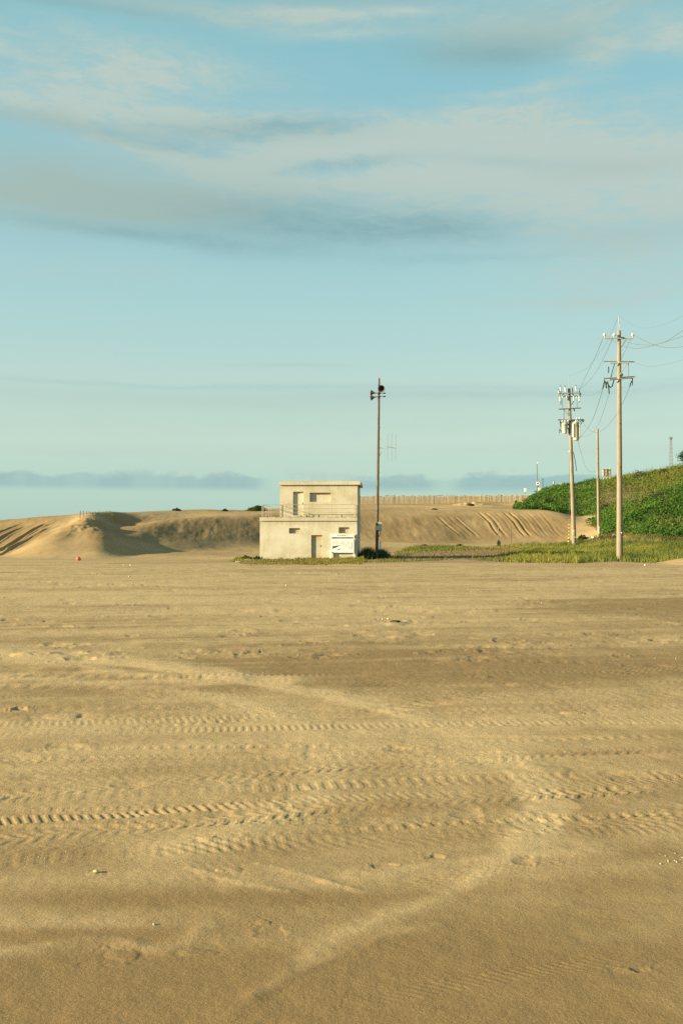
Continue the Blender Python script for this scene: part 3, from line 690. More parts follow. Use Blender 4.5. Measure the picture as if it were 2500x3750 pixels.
# the finished surface, for whatever is set down on it
def surf(X, Y):
    j = np.clip(np.searchsorted(yy, Y) - 1, 0, nr - 2); u = X / np.maximum(Y, 2.6); i = np.clip(np.searchsorted(uu, u) - 1, 0, nc - 2)
    b_ = np.clip((Y - yy[j]) / (yy[j + 1] - yy[j]), 0, 1); a_ = np.clip((u - uu[i]) / (uu[i + 1] - uu[i]), 0, 1)
    return (Z[j, i] * (1 - a_) + Z[j, i + 1] * a_) * (1 - b_) + (Z[j + 1, i] * (1 - a_) + Z[j + 1, i + 1] * a_) * b_
def sz(X, Y): return float(surf(np.array([X]), np.array([Y]))[0])
def put(x_, y_):
    h_ = hit(x_, y_); h_.z = sz(h_.x, h_.y); return h_
# ------------------------------------------------------------------ plants
def cards(P, size, up=0.35, seed=1, aspect=0.6):
    """one four-cornered leaf at each point, turned at random"""
    r = np.random.default_rng(seed); n = len(P)
    nrm = r.normal(size=(n, 3)); nrm[:, 2] = np.abs(nrm[:, 2]) + up; nrm /= np.linalg.norm(nrm, axis=1)[:, None]
    a = np.cross(nrm, r.normal(size=(n, 3))); a /= np.linalg.norm(a, axis=1)[:, None]; b_ = np.cross(nrm, a)
    s = np.asarray(size)[:, None] if np.ndim(size) else size
    a = a * s; b_ = b_ * s * aspect
    V = np.stack([P - a, P - 0.15 * a + b_, P + a, P - 0.15 * a - b_], 1).reshape(-1, 3)
    return V, np.arange(4 * n).reshape(n, 4)
def blades(P, h, w, lean=0.35, seed=1, wind=(0.15, 0.05)):
    r = np.random.default_rng(seed); n = len(P); th = r.uniform(0, 2 * np.pi, n)
    dx = np.stack([np.cos(th), np.sin(th), np.zeros(n)], 1) * (np.asarray(w) / 2)[:, None]
    ln = r.normal(size=(n, 2)) * lean * h[:, None] + np.array(wind) * h[:, None]
    mid = P + np.stack([ln[:, 0] * .3, ln[:, 1] * .3, h * .55], 1); tip = P + np.stack([ln[:, 0], ln[:, 1], h], 1)
    V = np.stack([P - dx, P + dx, mid + dx * .7, mid - dx * .7, tip], 1).reshape(-1, 3)
    i = np.arange(n)[:, None] * 5
    F = np.concatenate([i + np.array([[0, 1, 2]]), i + np.array([[0, 2, 3]]), i + np.array([[3, 2, 4]])])
    return V, F
def tints(cols, k, rnd=0.25, seed=1):
    r = np.random.default_rng(seed); c = np.asarray(cols, float)
    c = c * (1 + rnd * r.uniform(-1, 1, (len(c), 1))) * (1 + 0.10 * r.uniform(-1, 1, (len(c), 3)))
    return np.repeat(np.concatenate([np.clip(c, 0.004, 0.9), np.ones((len(c), 1))], 1), k, 0)
def sample(n, u0, u1, y0, y1, seed):
    r = np.random.default_rng(seed); Y = np.sqrt(r.uniform(y0 * y0, y1 * y1, n)); return r.uniform(u0, u1, n) * Y, Y

# hillside
X_, Y_ = sample(230000, 0.165, 0.50, 92, 186, 11)
Zs = surf(X_, Y_); px, py = ground_rc(X_, Y_, macro(X_, Y_))
wob = 10 * fbm(X_ / 1.3, Y_ / 2.0, 95, 3); ok = inpoly(px + wob, py + 0.25 * wob, HILL)
X_, Y_, Zs, px, py = X_[ok], Y_[ok], Zs[ok], px[ok], py[ok]
edge = np.interp(px, [1800, 2180, 2200, 2330, 2420, 2500, 2900, 5200], [1300, 1300, 1885, 1852, 1818, 1790, 1740, 1700]) + 40 * fbm(X_ / 5, Y_ / 5, 97, 3)
front = py > edge
cl = fbm(X_ / 2.2, Y_ / 2.6, 101, 4); cl2 = fbm(X_ / 0.8, Y_ / 0.9, 103, 3); cl3 = fbm(X_ / 7, Y_ / 6, 105, 3)
can = np.where(front, 0.35 + 0.7 * np.clip(cl + .35, 0, 1.2) + 0.5 * np.clip(cl2, -.4, 1), 0.25 + 0.9 * np.clip(cl + .2, 0, 1.2) + 0.45 * np.clip(cl2, -.4, 1))
r = np.random.default_rng(5); n = len(X_)
lowedge = np.clip((np.abs(Y_ - Y_)), 0, 1)
zz = Zs + can * r.uniform(0, 1, n) ** 0.55
green = np.array([0.085, 0.180, 0.026]); dark = np.array([0.050, 0.120, 0.020]); olive = np.array([0.175, 0.185, 0.038]); grey = np.array([0.125, 0.14, 0.065]); brown = np.array([0.17, 0.13, 0.045]); lime = np.array([0.125, 0.185, 0.030])
wf = np.clip(0.5 + 1.2 * cl3 + 0.8 * cl2, 0, 1)[:, None]
colf = green * wf + dark * (1 - wf)
tan_ = sstep(fbm(X_ / 4.5, Y_ / 4.5, 107, 3) + 0.35 * np.exp(-((px - 2425) / 55) ** 2 - ((py - 1920) / 45) ** 2), 0.18, 0.42)[:, None] * (r.uniform(0, 1, n) < .6)[:, None]
colf = colf * (1 - tan_) + (0.5 * olive + 0.5 * grey) * tan_
wg = sstep(px + 120 * cl3, 2230, 2120)[:, None]                    # greener towards the fence
gband = np.clip(np.exp(-((px - 2130) / 70) ** 2 - ((py - 1845) / 38) ** 2) * 1.3 + np.exp(-((px - 2270) / 90) ** 2 - ((py - 1840) / 40) ** 2), 0, 1)[:, None]
wo = np.clip(0.5 + 1.3 * cl, 0, 1)[:, None]; wy = np.clip(0.45 + 1.6 * fbm(X_ / 3.0, Y_ / 3.5, 109, 3), 0, 1)[:, None]
colb = (olive * (.45 + .55 * wo) + .5 * brown * (1 - wo)) * (1 - wy) + (lime * 0.75 + olive * 0.2) * wy
colb = colb * (1 - wg) + (lime * wo + green * (1 - wo)) * wg
colb = colb * (1 - gband) + grey * gband * 1.0
P = np.stack([X_, Y_, zz], 1); sz_ = r.uniform(0.07, 0.19, n)
V, F = cards(P[front], sz_[front], 0.25, 21)
tag(mesh_np('hillside_vines', V, F, M['leaf'], attrs={'tint': tints(colf[front], 4, .24, 3)}), 'dense green creeper covering the near slope of the hill behind the tall pole', 'creeper', kind='stuff')
bk = ~front
V, F = cards(P[bk], sz_[bk] * np.where(gband[bk, 0] > .5, 0.7, 1.0), 0.1, 22, 0.42)
tag(mesh_np('hillside_scrub', V, F, M['leaf'], attrs={'tint': tints(colb[bk], 4, .24, 4)}), 'yellow olive and grey scrub over the upper part of the hill', 'scrub', kind='stuff')
# tall stems standing out of the scrub
X_, Y_ = sample(9000, 0.2, 0.5, 100, 175, 31); px, py = ground_rc(X_, Y_, macro(X_, Y_)); ok = inpoly(px, py, HILL) & (fbm(X_ / 2, Y_ / 2, 33, 3) > 0.0)
X_, Y_ = X_[ok], Y_[ok]; h = r.uniform(.5, 1.5, len(X_)) * r.uniform(.6, 1, len(X_))
V, F = blades(np.stack([X_, Y_, surf(X_, Y_)], 1), h + .3, r.uniform(.02, .06, len(X_)), 0.12, 35)
mixc = r.uniform(0, 1, (len(X_), 1)); tag(mesh_np('hillside_stems', V, F, M['grass'], attrs={'tint': tints(olive * mixc + green * (1 - mixc), 5, .3, 6)}), 'thin upright stems standing out of the scrub along the hill', 'tall weeds', kind='stuff')

# meadow, verge and the strip browned for the building's shadow
def turf(name, label, u0, u1, y0, y1, n, poly, fn, seed, tl=0.3):
    X_, Y_ = sample(n, u0, u1, y0, y1, seed); px, py = ground_rc(X_, Y_, macro(X_, Y_))
    wob = 14 * fbm(X_ / 1.6, Y_ / 2.5, 95, 3); ok = inpoly(px + wob, py + 0.22 * wob + 4.0 * fbm(X_ / 0.5, Y_ / 0.9, 96, 2) + np.random.default_rng(seed + 9).normal(0, 1.3, len(px)), poly)
    X_, Y_, px, py = X_[ok], Y_[ok], px[ok], py[ok]
    keep, h, w, col = fn(X_, Y_, px, py, np.random.default_rng(seed + 1))
    P = np.stack([X_, Y_, surf(X_, Y_) - 0.01], 1)[keep]
    V, F = blades(P, h[keep], w[keep], tl, seed + 2)
    return tag(mesh_np(name, V, F, M['grass'], attrs={'tint': tints(col[keep], 5, .3, seed + 3)}), label, 'grass', kind='stuff')
yel = np.array([0.265, 0.245, 0.052]); grn = np.array([0.085, 0.125, 0.028]); ylg = np.array([0.175, 0.205, 0.042]); brn = np.array([0.20, 0.135, 0.062]); straw = np.array([0.32, 0.25, 0.12])
def meadow(X, Y, px, py, r):
    n = len(X); a = fbm(X / 2.0, Y / 3.0, 201, 4); b_ = fbm(X / 0.7, Y / 1.0, 203, 3); c_ = fbm(X / 5.0, Y / 8.0, 205, 3)
    tall = sstep(px + 60 * a, 1780, 1930)
    bare = inpoly(px + 25 * b_, py + 5 * b_, SHADOW_STRIP)  # grass thinned and browned where the building's shadow is painted
    bank = np.exp(-((px - 1590) / 170) ** 2 - ((py - 2012) / 9) ** 2)
    dens = np.clip(0.35 + 0.75 * tall + 0.8 * bank + 0.7 * a, 0.05, 1); dens = np.where(bare, 0.10, dens * .75)
    dens = dens * np.where((px > 1680) & (px < 2060) & (py < 2012), 0.55, 1)
    h = (0.10 + 0.26 * tall + 0.22 * bank) * (0.6 + 0.8 * r.uniform(0, 1, n)) * (1 + .6 * b_) + (r.uniform(0, 1, n) < .02) * 0.3
    k = np.clip(0.5 + 1.3 * a + 0.5 * b_, 0, 1)[:, None]; g = np.clip(0.25 + 1.2 * c_ + 0.5 * bank + 0.5 * np.exp(-((px - 2260) / 60) ** 2 - ((py - 2040) / 14) ** 2) + 0.35 * (px > 2300) * (py > 2010), 0, 1)[:, None]
    col = (yel * k + ylg * (1 - k)) * (1 - g) + grn * g
    tl = sstep(tall, .2, .8)[:, None]; col = col * (.35 + .65 * tl) + (0.5 * brn + 0.5 * ylg) * (0.65 - .65 * tl) * (1 - np.clip(bank, 0, 1))[:, None] + grn * (0.65 - .65 * tl) * np.clip(bank, 0, 1)[:, None]
    far_ = sstep(py, 1998, 1985)[:, None]; col = col * (1 - .6 * far_) + straw * .6 * far_ * k
    col = np.where(bare[:, None], brn, col * .88)
    return r.uniform(0, 1, n) < dens, np.clip(h, .04, .9), r.uniform(.025, .06, n), col
turf('meadow_grass', 'yellow green grass growing around the foot of the poles', 0.012, 0.46, 58, 128, 260000, MEADOW, meadow, 301)
def verge(X, Y, px, py, r):
    n = len(X); a = fbm(X / 1.0, Y / 2.0, 211, 4)
    k = np.clip(.5 + 1.6 * a + 0.5 * sstep(px, 1080, 1300), 0, 1)[:, None]
    near_wall = sstep(py, 2056, 2049); h = (0.05 + .09 * r.uniform(0, 1, n) + .14 * near_wall * r.uniform(0, 1, n) ** 2 + .10 * sstep(px, 1200, 1320) * r.uniform(0, 1, n)) * (1 + .7 * a)
    return r.uniform(0, 1, n) < np.clip(.35 + 1.1 * a + .35 * sstep(px, 1080, 1200), .06, 1) * (.45 + .55 * sstep(px, 940, 1060)), np.clip(h, .03, .5), r.uniform(.02, .05, n), yel * .75 * k + (.6 * brn + .4 * grn) * (1 - k)
turf('verge_grass', 'short brownish grass along the foot of the pale building', -0.125, 0.03, 58, 80, 60000, VERGE, verge, 321)

def clump(name, label, cat, c, rx, ry, h, n, col, seed, size=(.06, .14), stems=None, group=None, asym=0.0):
    """a low bush: leaves through an uneven dome over a few stems"""
    r = np.random.default_rng(seed); root = empty(name, c, 0, label, cat, group)
    q = r.normal(size=(n, 3)); q /= np.linalg.norm(q, axis=1)[:, None]; q[:, 2] = np.abs(q[:, 2])
    k = r.uniform(.25, 1, n) ** .5 * (1 + .5 * fbm(q[:, 0] * 2.2 + seed, q[:, 1] * 2.2 + q[:, 2] * 2, seed, 3))
    P = q * k[:, None] * np.array([rx, ry, h]); P[:, 2] += .02
    V, F = cards(P, r.uniform(*size, n), .3, seed + 1)
    w = r.uniform(0, 1, (n, 1)) * .6 + .4 * np.clip(.5 + fbm(P[:, :1] * 3, P[:, 2:] * 3, seed + 2, 2), 0, 1)
    mesh_np('foliage', V, F, M['leaf'], root, attrs={'tint': tints(np.asarray(col[0]) * w + np.asarray(col[1]) * (1 - w), 4, .3, seed + 3)})
    b_ = MB()
    for i in range(5):
        t_ = 2 * math.pi * i / 5 + seed; b_.tube([(.05 * math.cos(t_), .05 * math.sin(t_), -.25), (rx * .3 * math.cos(t_), ry * .3 * math.sin(t_), h * .4), (rx * .55 * math.cos(t_), ry * .55 * math.sin(t_), h * .75)], [.025, .018, .008], 5)
    b_.build('stem', M['bark'], root); return root
GD = ((.085, .13, .03), (.035, .07, .02))
def crest_bush(px_, py_, wpx, hpx, n, label, seed, col=GD, size=(.06, .16), Y=None):
    c0 = put(px_, py_) if Y is None else Vector((W(px_, py_, Y).x, Y, sz(W(px_, py_, Y).x, Y))); k = c0.y / FPX
    return clump('bush', label, 'bush', c0 - Vector((0, 0, .05)), wpx * k / 2, wpx * k / 2, hpx * k, n, col, seed, size)
crest_bush(942, 1869, 72, 20, 1500, 'rounded green bush on the dune crest beside the left edge of the building', 61)
crest_bush(647, 1868, 34, 9, 500, 'low dark bush on the dune crest, the one nearer the row of stakes', 62, ((.06, .07, .025), (.03, .045, .02)))
crest_bush(823, 1871, 20, 8, 300, 'small dark bush on the dune crest, between the other two crest bushes', 63, ((.05, .07, .025), (.03, .045, .02)))
crest_bush(905, 2050, 46, 17, 900, 'yellow green tuft behind the pale broken slab left of the building', 64, ((.15, .15, .035), (.06, .09, .025)), (.04, .10))
crest_bush(941, 2050, 30, 13, 500, 'small blue green bush against the left corner of the building', 65, ((.06, .10, .05), (.03, .06, .035)), (.04, .09))
crest_bush(2012, 1850, 40, 26, 900, 'dark shrub on the left flank of the hill below the distant posts', 66, ((.035, .075, .025), (.02, .045, .018)))
crest_bush(1957, 1860, 36, 18, 700, 'dark low shrub in the creeper at the lower left tip of the hill', 67, ((.035, .075, .025), (.02, .045, .018)))
crest_bush(2113, 1838, 24, 18, 500, 'dark shrub beside the trunk of the transformer pole on the hill', 68, ((.03, .065, .022), (.02, .045, .018)))
crest_bush(2220, 1868, 60, 26, 900, 'grey brown bush on the hill between the two rightmost poles', 69, ((.12, .10, .05), (.06, .06, .03)))
crest_bush(2130, 1977, 48, 16, 900, 'dark green low plant in the grass right of the transformer pole', 70, ((.03, .07, .03), (.02, .045, .02)))
crest_bush(1722, 1853, 30, 7, 400, 'withered bush on the sand in front of the picket fence', 71, ((.12, .09, .05), (.07, .06, .03)), (.05, .12))
crest_bush(1590, 1866, 22, 6, 300, 'tiny withered tuft at the brow of the bank behind the speaker pole', 72, ((.12, .09, .05), (.07, .06, .03)), (.05, .12))
for i, (bx, by, bw, bh, lb, col) in enumerate((
    (2345, 1752, 60, 26, 'pale grey bush on the skyline of the hill right of the tall pole', ((.17, .15, .09), (.09, .09, .05))),
    (2430, 1735, 60, 22, 'yellow bush on the skyline of the hill below the lattice tower', ((.20, .17, .04), (.09, .09, .03))),
    (2405, 1835, 70, 30, 'brown green bush above the creeper near the right edge of the hill', ((.13, .11, .05), (.06, .07, .03))))):
    crest_bush(bx, by, bw, bh, 900, lb, 75 + i, col)
# the small tree on the skyline at the right
c0 = W(2513, 1715, 159); c0.z = sz(c0.x, 159) - .1; root = empty('small_tree', c0, 0, 'small dark green tree on the hilltop at the right edge', 'tree')
b_ = MB().tube([(0, 0, -.2), (.05, 0, .7), (-.05, .1, 1.5), (.1, 0, 2.2)], [.10, .08, .06, .03], 8)
for a_, z_ in ((0.4, .8), (2.2, 1.1), (3.9, 1.3), (5.2, 1.6)): b_.tube([(0, 0, z_), (.5 * math.cos(a_), .5 * math.sin(a_), z_ + .4), (.8 * math.cos(a_), .8 * math.sin(a_), z_ + .6)], [.05, .03, .01], 6)
b_.build('trunk', M['bark'], root)
r = np.random.default_rng(80); cs = np.array([(-.9, 0, 2.0), (-.2, .3, 2.5), (.6, 0, 2.2), (.3, -.5, 1.7), (-.5, -.3, 1.4), (1.1, .2, 1.6)]); q = cs[r.integers(0, 6, 1500)] + r.normal(size=(1500, 3)) * np.array([.34, .34, .26])
V, F = cards(q, r.uniform(.06, .15, 1500), .3, 81); mesh_np('crown', V, F, M['leaf'], root, attrs={'tint': tints(np.tile([[.04, .085, .025]], (1500, 1)), 4, .4, 82)})

# tall weeds in the lee of the building
def weeds(label, cx, cy, spread, n, h0, h1, seed, cols):
    c0 = put(cx, cy); root = empty('tall_weeds', c0, 0, label, 'weeds'); r = np.random.default_rng(seed)
    P = np.stack([r.normal(0, spread[0], n), r.normal(0, spread[1], n), np.full(n, -.05)], 1); ok = np.abs(P[:, 0]) < 2.1 * spread[0]; P = P[ok]; n = len(P)
    h = r.uniform(h0, h1, n) * (1 - .55 * (np.abs(P[:, 0]) / (2.1 * spread[0])) ** 2)
    V, F = blades(P, h, r.uniform(.03, .07, n), .22, seed); w = r.uniform(0, 1, (n, 1)); mesh_np('blades', V, F, M['grass'], root, attrs={'tint': tints(np.asarray(cols[0]) * w + np.asarray(cols[1]) * (1 - w), 5, .3, seed)})
    n_ = n // 2; k = r.integers(0, n, n_); Q = P[k] + np.stack([r.normal(0, .06, n_), r.normal(0, .06, n_), h[k] * r.uniform(.1, .75, n_)], 1)
    V, F = cards(Q, r.uniform(.04, .09, n_), .2, seed + 1); mesh_np('leaves', V, F, M['leaf'], root, attrs={'tint': tints(np.tile([cols[1]], (n_, 1)), 4, .35, seed + 2)})
weeds('tall dark weeds between the building and the speaker pole', 1342, 2046, (.40, .5), 1300, .3, 1.10, 91, ((.09, .12, .045), (.05, .085, .03)))
weeds('tall dark weeds around the foot of the speaker pole', 1392, 2042, (.38, .5), 1000, .25, .90, 92, ((.09, .12, .045), (.05, .085, .03)))

# ------------------------------------------------------------------ the two-storey concrete building
YAW = -R(3.4)
fr = hit(1307, 2050); fr = Vector((W(1307, 2050, 75).x, 75.0, 0.0))
WID, DEP = 7.36, 5.6
org = fr - Vector((math.cos(YAW), math.sin(YAW), 0)) * WID          # left front corner
org.z = gz(org.x + 3, 75) ; base_z = org.z
bld = empty('concrete_building', org, YAW, 'pale two-storey concrete building with boarded openings and a railed terrace', 'building')
def openings_wall(mb, x0, x1, z0, z1, y, holes, depth):
    """front wall at local y with holes (x0, x1, z0, z1) and their reveals"""
    xs = sorted({x0, x1, *[h[0] for h in holes], *[h[1] for h in holes]}); zs = sorted({z0, z1, *[h[2] for h in holes], *[h[3] for h in holes]})
    for a, b2 in zip(xs, xs[1:]):
        for c, e in zip(zs, zs[1:]):
            if any(h[0] <= (a + b2) / 2 <= h[1] and h[2] <= (c + e) / 2 <= h[3] for h in holes): continue
            mb.add([(a, y, c), (b2, y, c), (b2, y, e), (a, y, e)], [(0, 1, 2, 3)])
    for a, b2, c, e in holes:
        q = y + depth
        mb.add([(a, y, c), (a, q, c), (a, q, e), (a, y, e)], [(0, 1, 2, 3)]); mb.add([(b2, y, c), (b2, q, c), (b2, q, e), (b2, y, e)], [(3, 2, 1, 0)])
        mb.add([(a, y, e), (b2, y, e), (b2, q, e), (a, q, e)], [(3, 2, 1, 0)]); mb.add([(a, y, c), (b2, y, c), (b2, q, c), (a, q, c)], [(0, 1, 2, 3)])
def shell(mb, x0, x1, y0, y1, z0, z1):
    mb.add([(x0, y0, z0), (x0, y1, z0), (x0, y1, z1), (x0, y0, z1)], [(3, 2, 1, 0)]); mb.add([(x1, y0, z0), (x1, y1, z0), (x1, y1, z1), (x1, y0, z1)], [(0, 1, 2, 3)])
    mb.add([(x0, y1, z0), (x1, y1, z0), (x1, y1, z1), (x0, y1, z1)], [(3, 2, 1, 0)])
LD = (3.90, 4.74, 0.02, 1.83); LW1 = (2.22, 3.05, 1.95, 2.36); LW2 = (5.98, 6.78, 1.98, 2.42)
SET = 0.95; UX0 = 1.40
UD = (2.42, 3.21, 3.34, 5.16); UW = (3.70, 5.30, 4.38, 5.08)
w_ = MB(); openings_wall(w_, 0, WID, -0.4, 2.90, 0, [LD, LW1, LW2], 0.5); shell(w_, 0, WID, 0, DEP, -0.4, 2.90); w_.build('lower_storey', M['wall'], bld)
w_ = MB(); openings_wall(w_, UX0, WID, 3.19, 5.67, SET, [UD, UW], 0.5); shell(w_, UX0, WID, SET, DEP, 3.19, 5.67); w_.build('upper_storey', M['wall_up'], bld)
def rough_slab(lo, hi, seed, chips):
    """a cast slab whose front arris is chipped"""
    bm = bmesh.new(); nx = 90; rg = random.Random(seed); x0, y0, z0 = lo; x1, y1, z1 = hi
    V = []
    for i in range(nx + 1):
        x = x0 + (x1 - x0) * i / nx; c = 0.0
        for cx_, cw, ch in chips: c += ch * math.exp(-((x - cx_) / cw) ** 2)
        c += rg.uniform(0, .008)
        V.append([(x, y0 + .004 + rg.uniform(0, .004), z0 + rg.uniform(0, .006)), (x, y0 + rg.uniform(0, .004), z1 - .02 - c), (x, y0 + .03 + c, z1), (x, y1, z1), (x, y1, z0)])
    rows_ = [[bm.verts.new(p) for p in v] for v in V]
    for i in range(nx):
        for k in range(5): bm.faces.new((rows_[i][k], rows_[i + 1][k], rows_[i + 1][(k + 1) % 5], rows_[i][(k + 1) % 5]))
    bm.faces.new(rows_[0][::-1]); bm.faces.new(rows_[-1])
    bmesh.ops.recalc_face_normals(bm, faces=bm.faces[:]); bm.verts.index_update(); mb = MB(); mb.add([v.co.copy() for v in bm.verts], [[v.index for v in f.verts] for f in bm.faces]); bm.free(); return mb
rough_slab((-0.01, -0.09, 2.90), (WID + .01, DEP + .05, 3.19), 4, [(.65, .05, .05), (.9, .07, .03), (2.3, .05, .02), (4.1, .04, .03), (5.4, .05, .02), (6.6, .06, .025)]).build('terrace_slab', M['slab'], bld)
rg_ = rough_slab((UX0 - .04, SET - .14, 5.67), (WID + .21, DEP + .14, 5.935), 9, [(UX0 + .1, .05, .02)]); rg_.build('roof_slab', M['slab'], bld)
lip = MB(); lip.box((UX0 - .02, SET - .12, 5.935), (WID + .17, SET - .02, 5.965)); lip.box((UX0 - .02, SET - .02, 5.935), (UX0 + .1, DEP + .1, 5.965)); lip.box((WID + .06, SET - .02, 5.935), (WID + .17, DEP + .1, 5.965)); lip.build('roof_coping', M['slab'], bld)
def board(name, h, y, rec, m, seam=None, label=None):
    mb = MB(); a, b2, c, e = h; y = y + rec
    if seam is None: mb.box((a + .002, y, c + .002), (b2 - .002, y + .03, e - .002))
    else:
        n = seam; w = (b2 - a - .004) / n
        for i in range(n): mb.box((a + .002 + i * w + .004, y + (.004 if i % 2 else 0), c + .002), (a + .002 + (i + 1) * w - .004, y + .03, e - .002))
    o = mb.build(name, m, bld)
    if label: o['label'] = label
    return o
mdoor = wall_material('door_board', (0.52, 0.47, 0.36), [(1.80, 0.6, 0.9), (0.2, .5, .5)], (0.45, 0.27, 0.10))
mshut = wall_material('window_board', (0.58, 0.53, 0.42), [(5.08, 0.14, 1.0)], (0.36, 0.12, 0.03))
d1 = board('door', LD, 0, .135, mdoor, label='weathered ground floor door with a brown stain along its top'); MB().box((LD[1] - .16, .115, .95), (LD[1] - .10, .134, 1.07)).build('handle', M['steel_dark'], d1)
d2 = board('door', UD, SET, .135, mshut, label='pale board closing the upper doorway onto the terrace'); MB().box((UD[1] - .09, SET + .11, 4.2), (UD[1] - .05, SET + .134, 4.34)).build('handle', M['steel_dark'], d2)
board('window', UW, SET, .19, mshut, label='wide upper window closed with a pale board, rust along its top edge')
board('window', LW1, 0, .18, M['ply'], 5, label='small high window boarded with planks, left of the lower door'); board('window', LW2, 0, .18, M['ply'], 5, label='small high window boarded with planks, above the notice board')
w_ = MB(); w_.bevbox((UD[0] - .05, SET - .34, 3.195), (UD[1] + .28, SET - .005, 3.33), .012); w_.build('doorstep', M['slab'], bld)
# terrace railing: pipe posts and three rails
ra = MB(); RT = 4.13
for z in (RT, 3.83, 3.52): ra.tube([(.16, .03, z), (WID - .12, .03, z)], .018 if z == RT else .013, 8)
for z in (RT, 3.83, 3.52): ra.tube([(.16, .03, z), (.16, DEP - .2, z)], .018 if z == RT else .013, 8)
for z in (RT, 3.83, 3.52): ra.tube([(WID - .12, .03, z), (WID - .12, SET - .02, z)], .018 if z == RT else .013, 8)
railing = ra.build('railing', M['rail'], bld)
PXS = [(.16, .03), (.26, .03), (1.93, .03), (3.68, .03), (5.42, .03), (WID - .22, .03), (WID - .12, .03), (1.53, .03), (.16, SET), (.16, 2.4), (.16, 3.9), (.16, DEP - .2), (WID - .12, SET - .05)]
post0 = None
for x_, y_ in PXS:
    p = MB().tube([(0, 0, 0), (0, 0, RT - 3.19)], .020, 8); p.box((-.05, -.04, 0), (.05, .04, .012)); o = p.build('post', M['rail'], railing); o.location = (x_, y_, 3.191)
MB().tube([(.20, .03, 3.95), (.34, .34, 3.2)], .014, 6).build('brace', M['rail'], railing)
for z in (RT, 3.83, 3.52): pass
w_ = MB(); [w_.tube([(1.53, .03, z), (1.53, SET - .01, z)], .014, 6) for z in (RT - .02, 3.80)]; w_.tube([(1.53, SET - .03, 3.192), (1.53, SET - .03, RT - .02)], .016, 6); w_.build('gate', M['rail'], railing)

# ------------------------------------------------------------------ notice board
wq = W(1252, 2046, 75.0); NBY = org.y + (wq.x - org.x) * math.tan(YAW) - .13; nb_o = W(1252, 2046, NBY); nb = empty('notice_board', (nb_o.x, nb_o.y, sz(nb_o.x, nb_o.y)), YAW, 'white notice board with text and a small map, against the front of the building', 'notice board')
k = NBY / FPX
def lx(px_): return (px_ - 1252) * k
def lz(py_): return CAMZ + (HOR - py_) * k - nb.location.z
w_ = MB(); w_.bevbox((lx(1293.5), .0, -.3), (lx(1297), .07, lz(1955)), .006); w_.build('post', M['white'], nb)
w_ = MB(); w_.bevbox((lx(1211.5), .0, -.3), (lx(1214.5), .07, lz(1955)), .006); w_.build('post', M['white'], nb)
w_ = MB(); w_.bevbox((lx(1208.3), -.10, -.3), (lx(1211.2), -.05, lz(2018)), .005); w_.build('post', M['white'], nb)
w_ = MB(); w_.bevbox((lx(1214.6), -.012, lz(1967)), (lx(1293.4), .03, lz(1956.3)), .004); hd = w_.build('header_board', M['sign'], nb)
w_ = MB(); w_.bevbox((lx(1214.6), -.015, lz(2023.5)), (lx(1293.4), .03, lz(1973)), .004); pn = w_.build('panel', M['sign'], nb)
MB().box((lx(1214.6), .0, lz(2025.5)), (lx(1293.4), .05, lz(2023.7))).build('bottom_rail', M['steel_dark'], nb); MB().box((lx(1214.8), .01, lz(1972.8)), (lx(1219.5), .05, lz(1967.2))).build('gap_shadow', M['dark'], nb)  # dark block between header and panel stands for the shadow seen there
try:
    cu = bpy.data.curves.new('title', 'FONT'); cu.body = '中田島砂丘'; cu.size = .135; cu.align_x = 'CENTER'; cu.align_y = 'CENTER'; cu.space_character = 1.6; cu.offset = .003; cu.extrude = .001
    to = bpy.data.objects.new('title', cu); COL.objects.link(to); bpy.context.view_layer.update()
    me = bpy.data.meshes.new_from_object(to.evaluated_get(bpy.context.evaluated_depsgraph_get())); bpy.data.objects.remove(to)
    me.transform(Matrix.Translation((lx(1253.5), -.0145, lz(1961.4))) @ Matrix.Rotation(math.pi / 2, 4, 'X')); me.materials.clear(); me.materials.append(M['ink'])
    to = bpy.data.objects.new('title', me); COL.objects.link(to); to.parent = hd
except Exception as e: print('title', e)
rg = random.Random(12); w_ = MB()
def dash(x_, y0, y1, wd): w_.box((lx(x_) - wd / 2, -.0185, lz(y1)), (lx(x_) + wd / 2, -.0155, lz(y0)))
for x_ in np.arange(1219, 1287, 2.35):
    y_ = 1978 + rg.uniform(0, 2); end = 1993 if x_ < 1250 else 2017 - rg.choice((0, 0, 4, 14))
    while y_ < end:
        if rg.random() < .72: dash(x_, y_, y_ + .95, .019)
        y_ += 1.35
w_.build('lettering', M['ink'], pn)
w_ = MB(); y_ = 1982
while y_ < 2011:
    if rg.random() < .9: dash(1288.3, y_, y_ + 1.6, .04)
    y_ += 2.0
w_.build('heading', M['ink'], pn)
def flat(pts, y=-.0165):
    mb = MB(); n = len(pts); V = [(lx(a), y, lz(b2)) for a, b2 in pts]; V += [(lx(a), y + .0015, lz(b2)) for a, b2 in pts]
    return mb.add(V, [tuple(range(n)), tuple(range(2 * n - 1, n - 1, -1))])
w_ = flat([(1217, 1999), (1227, 1999.5), (1229, 1998), (1247, 1996.5), (1246, 1998), (1238, 2001), (1232, 2005), (1222, 2008), (1217, 2010.5)]); w2 = flat([(1233, 2014), (1238, 2011), (1240, 2012), (1245, 2005), (1246, 2006), (1244, 2012), (1240, 2015.5), (1234, 2015)]); w_.add(w2.v, w2.f)
w_.build('map', M['ink_dark'], pn)

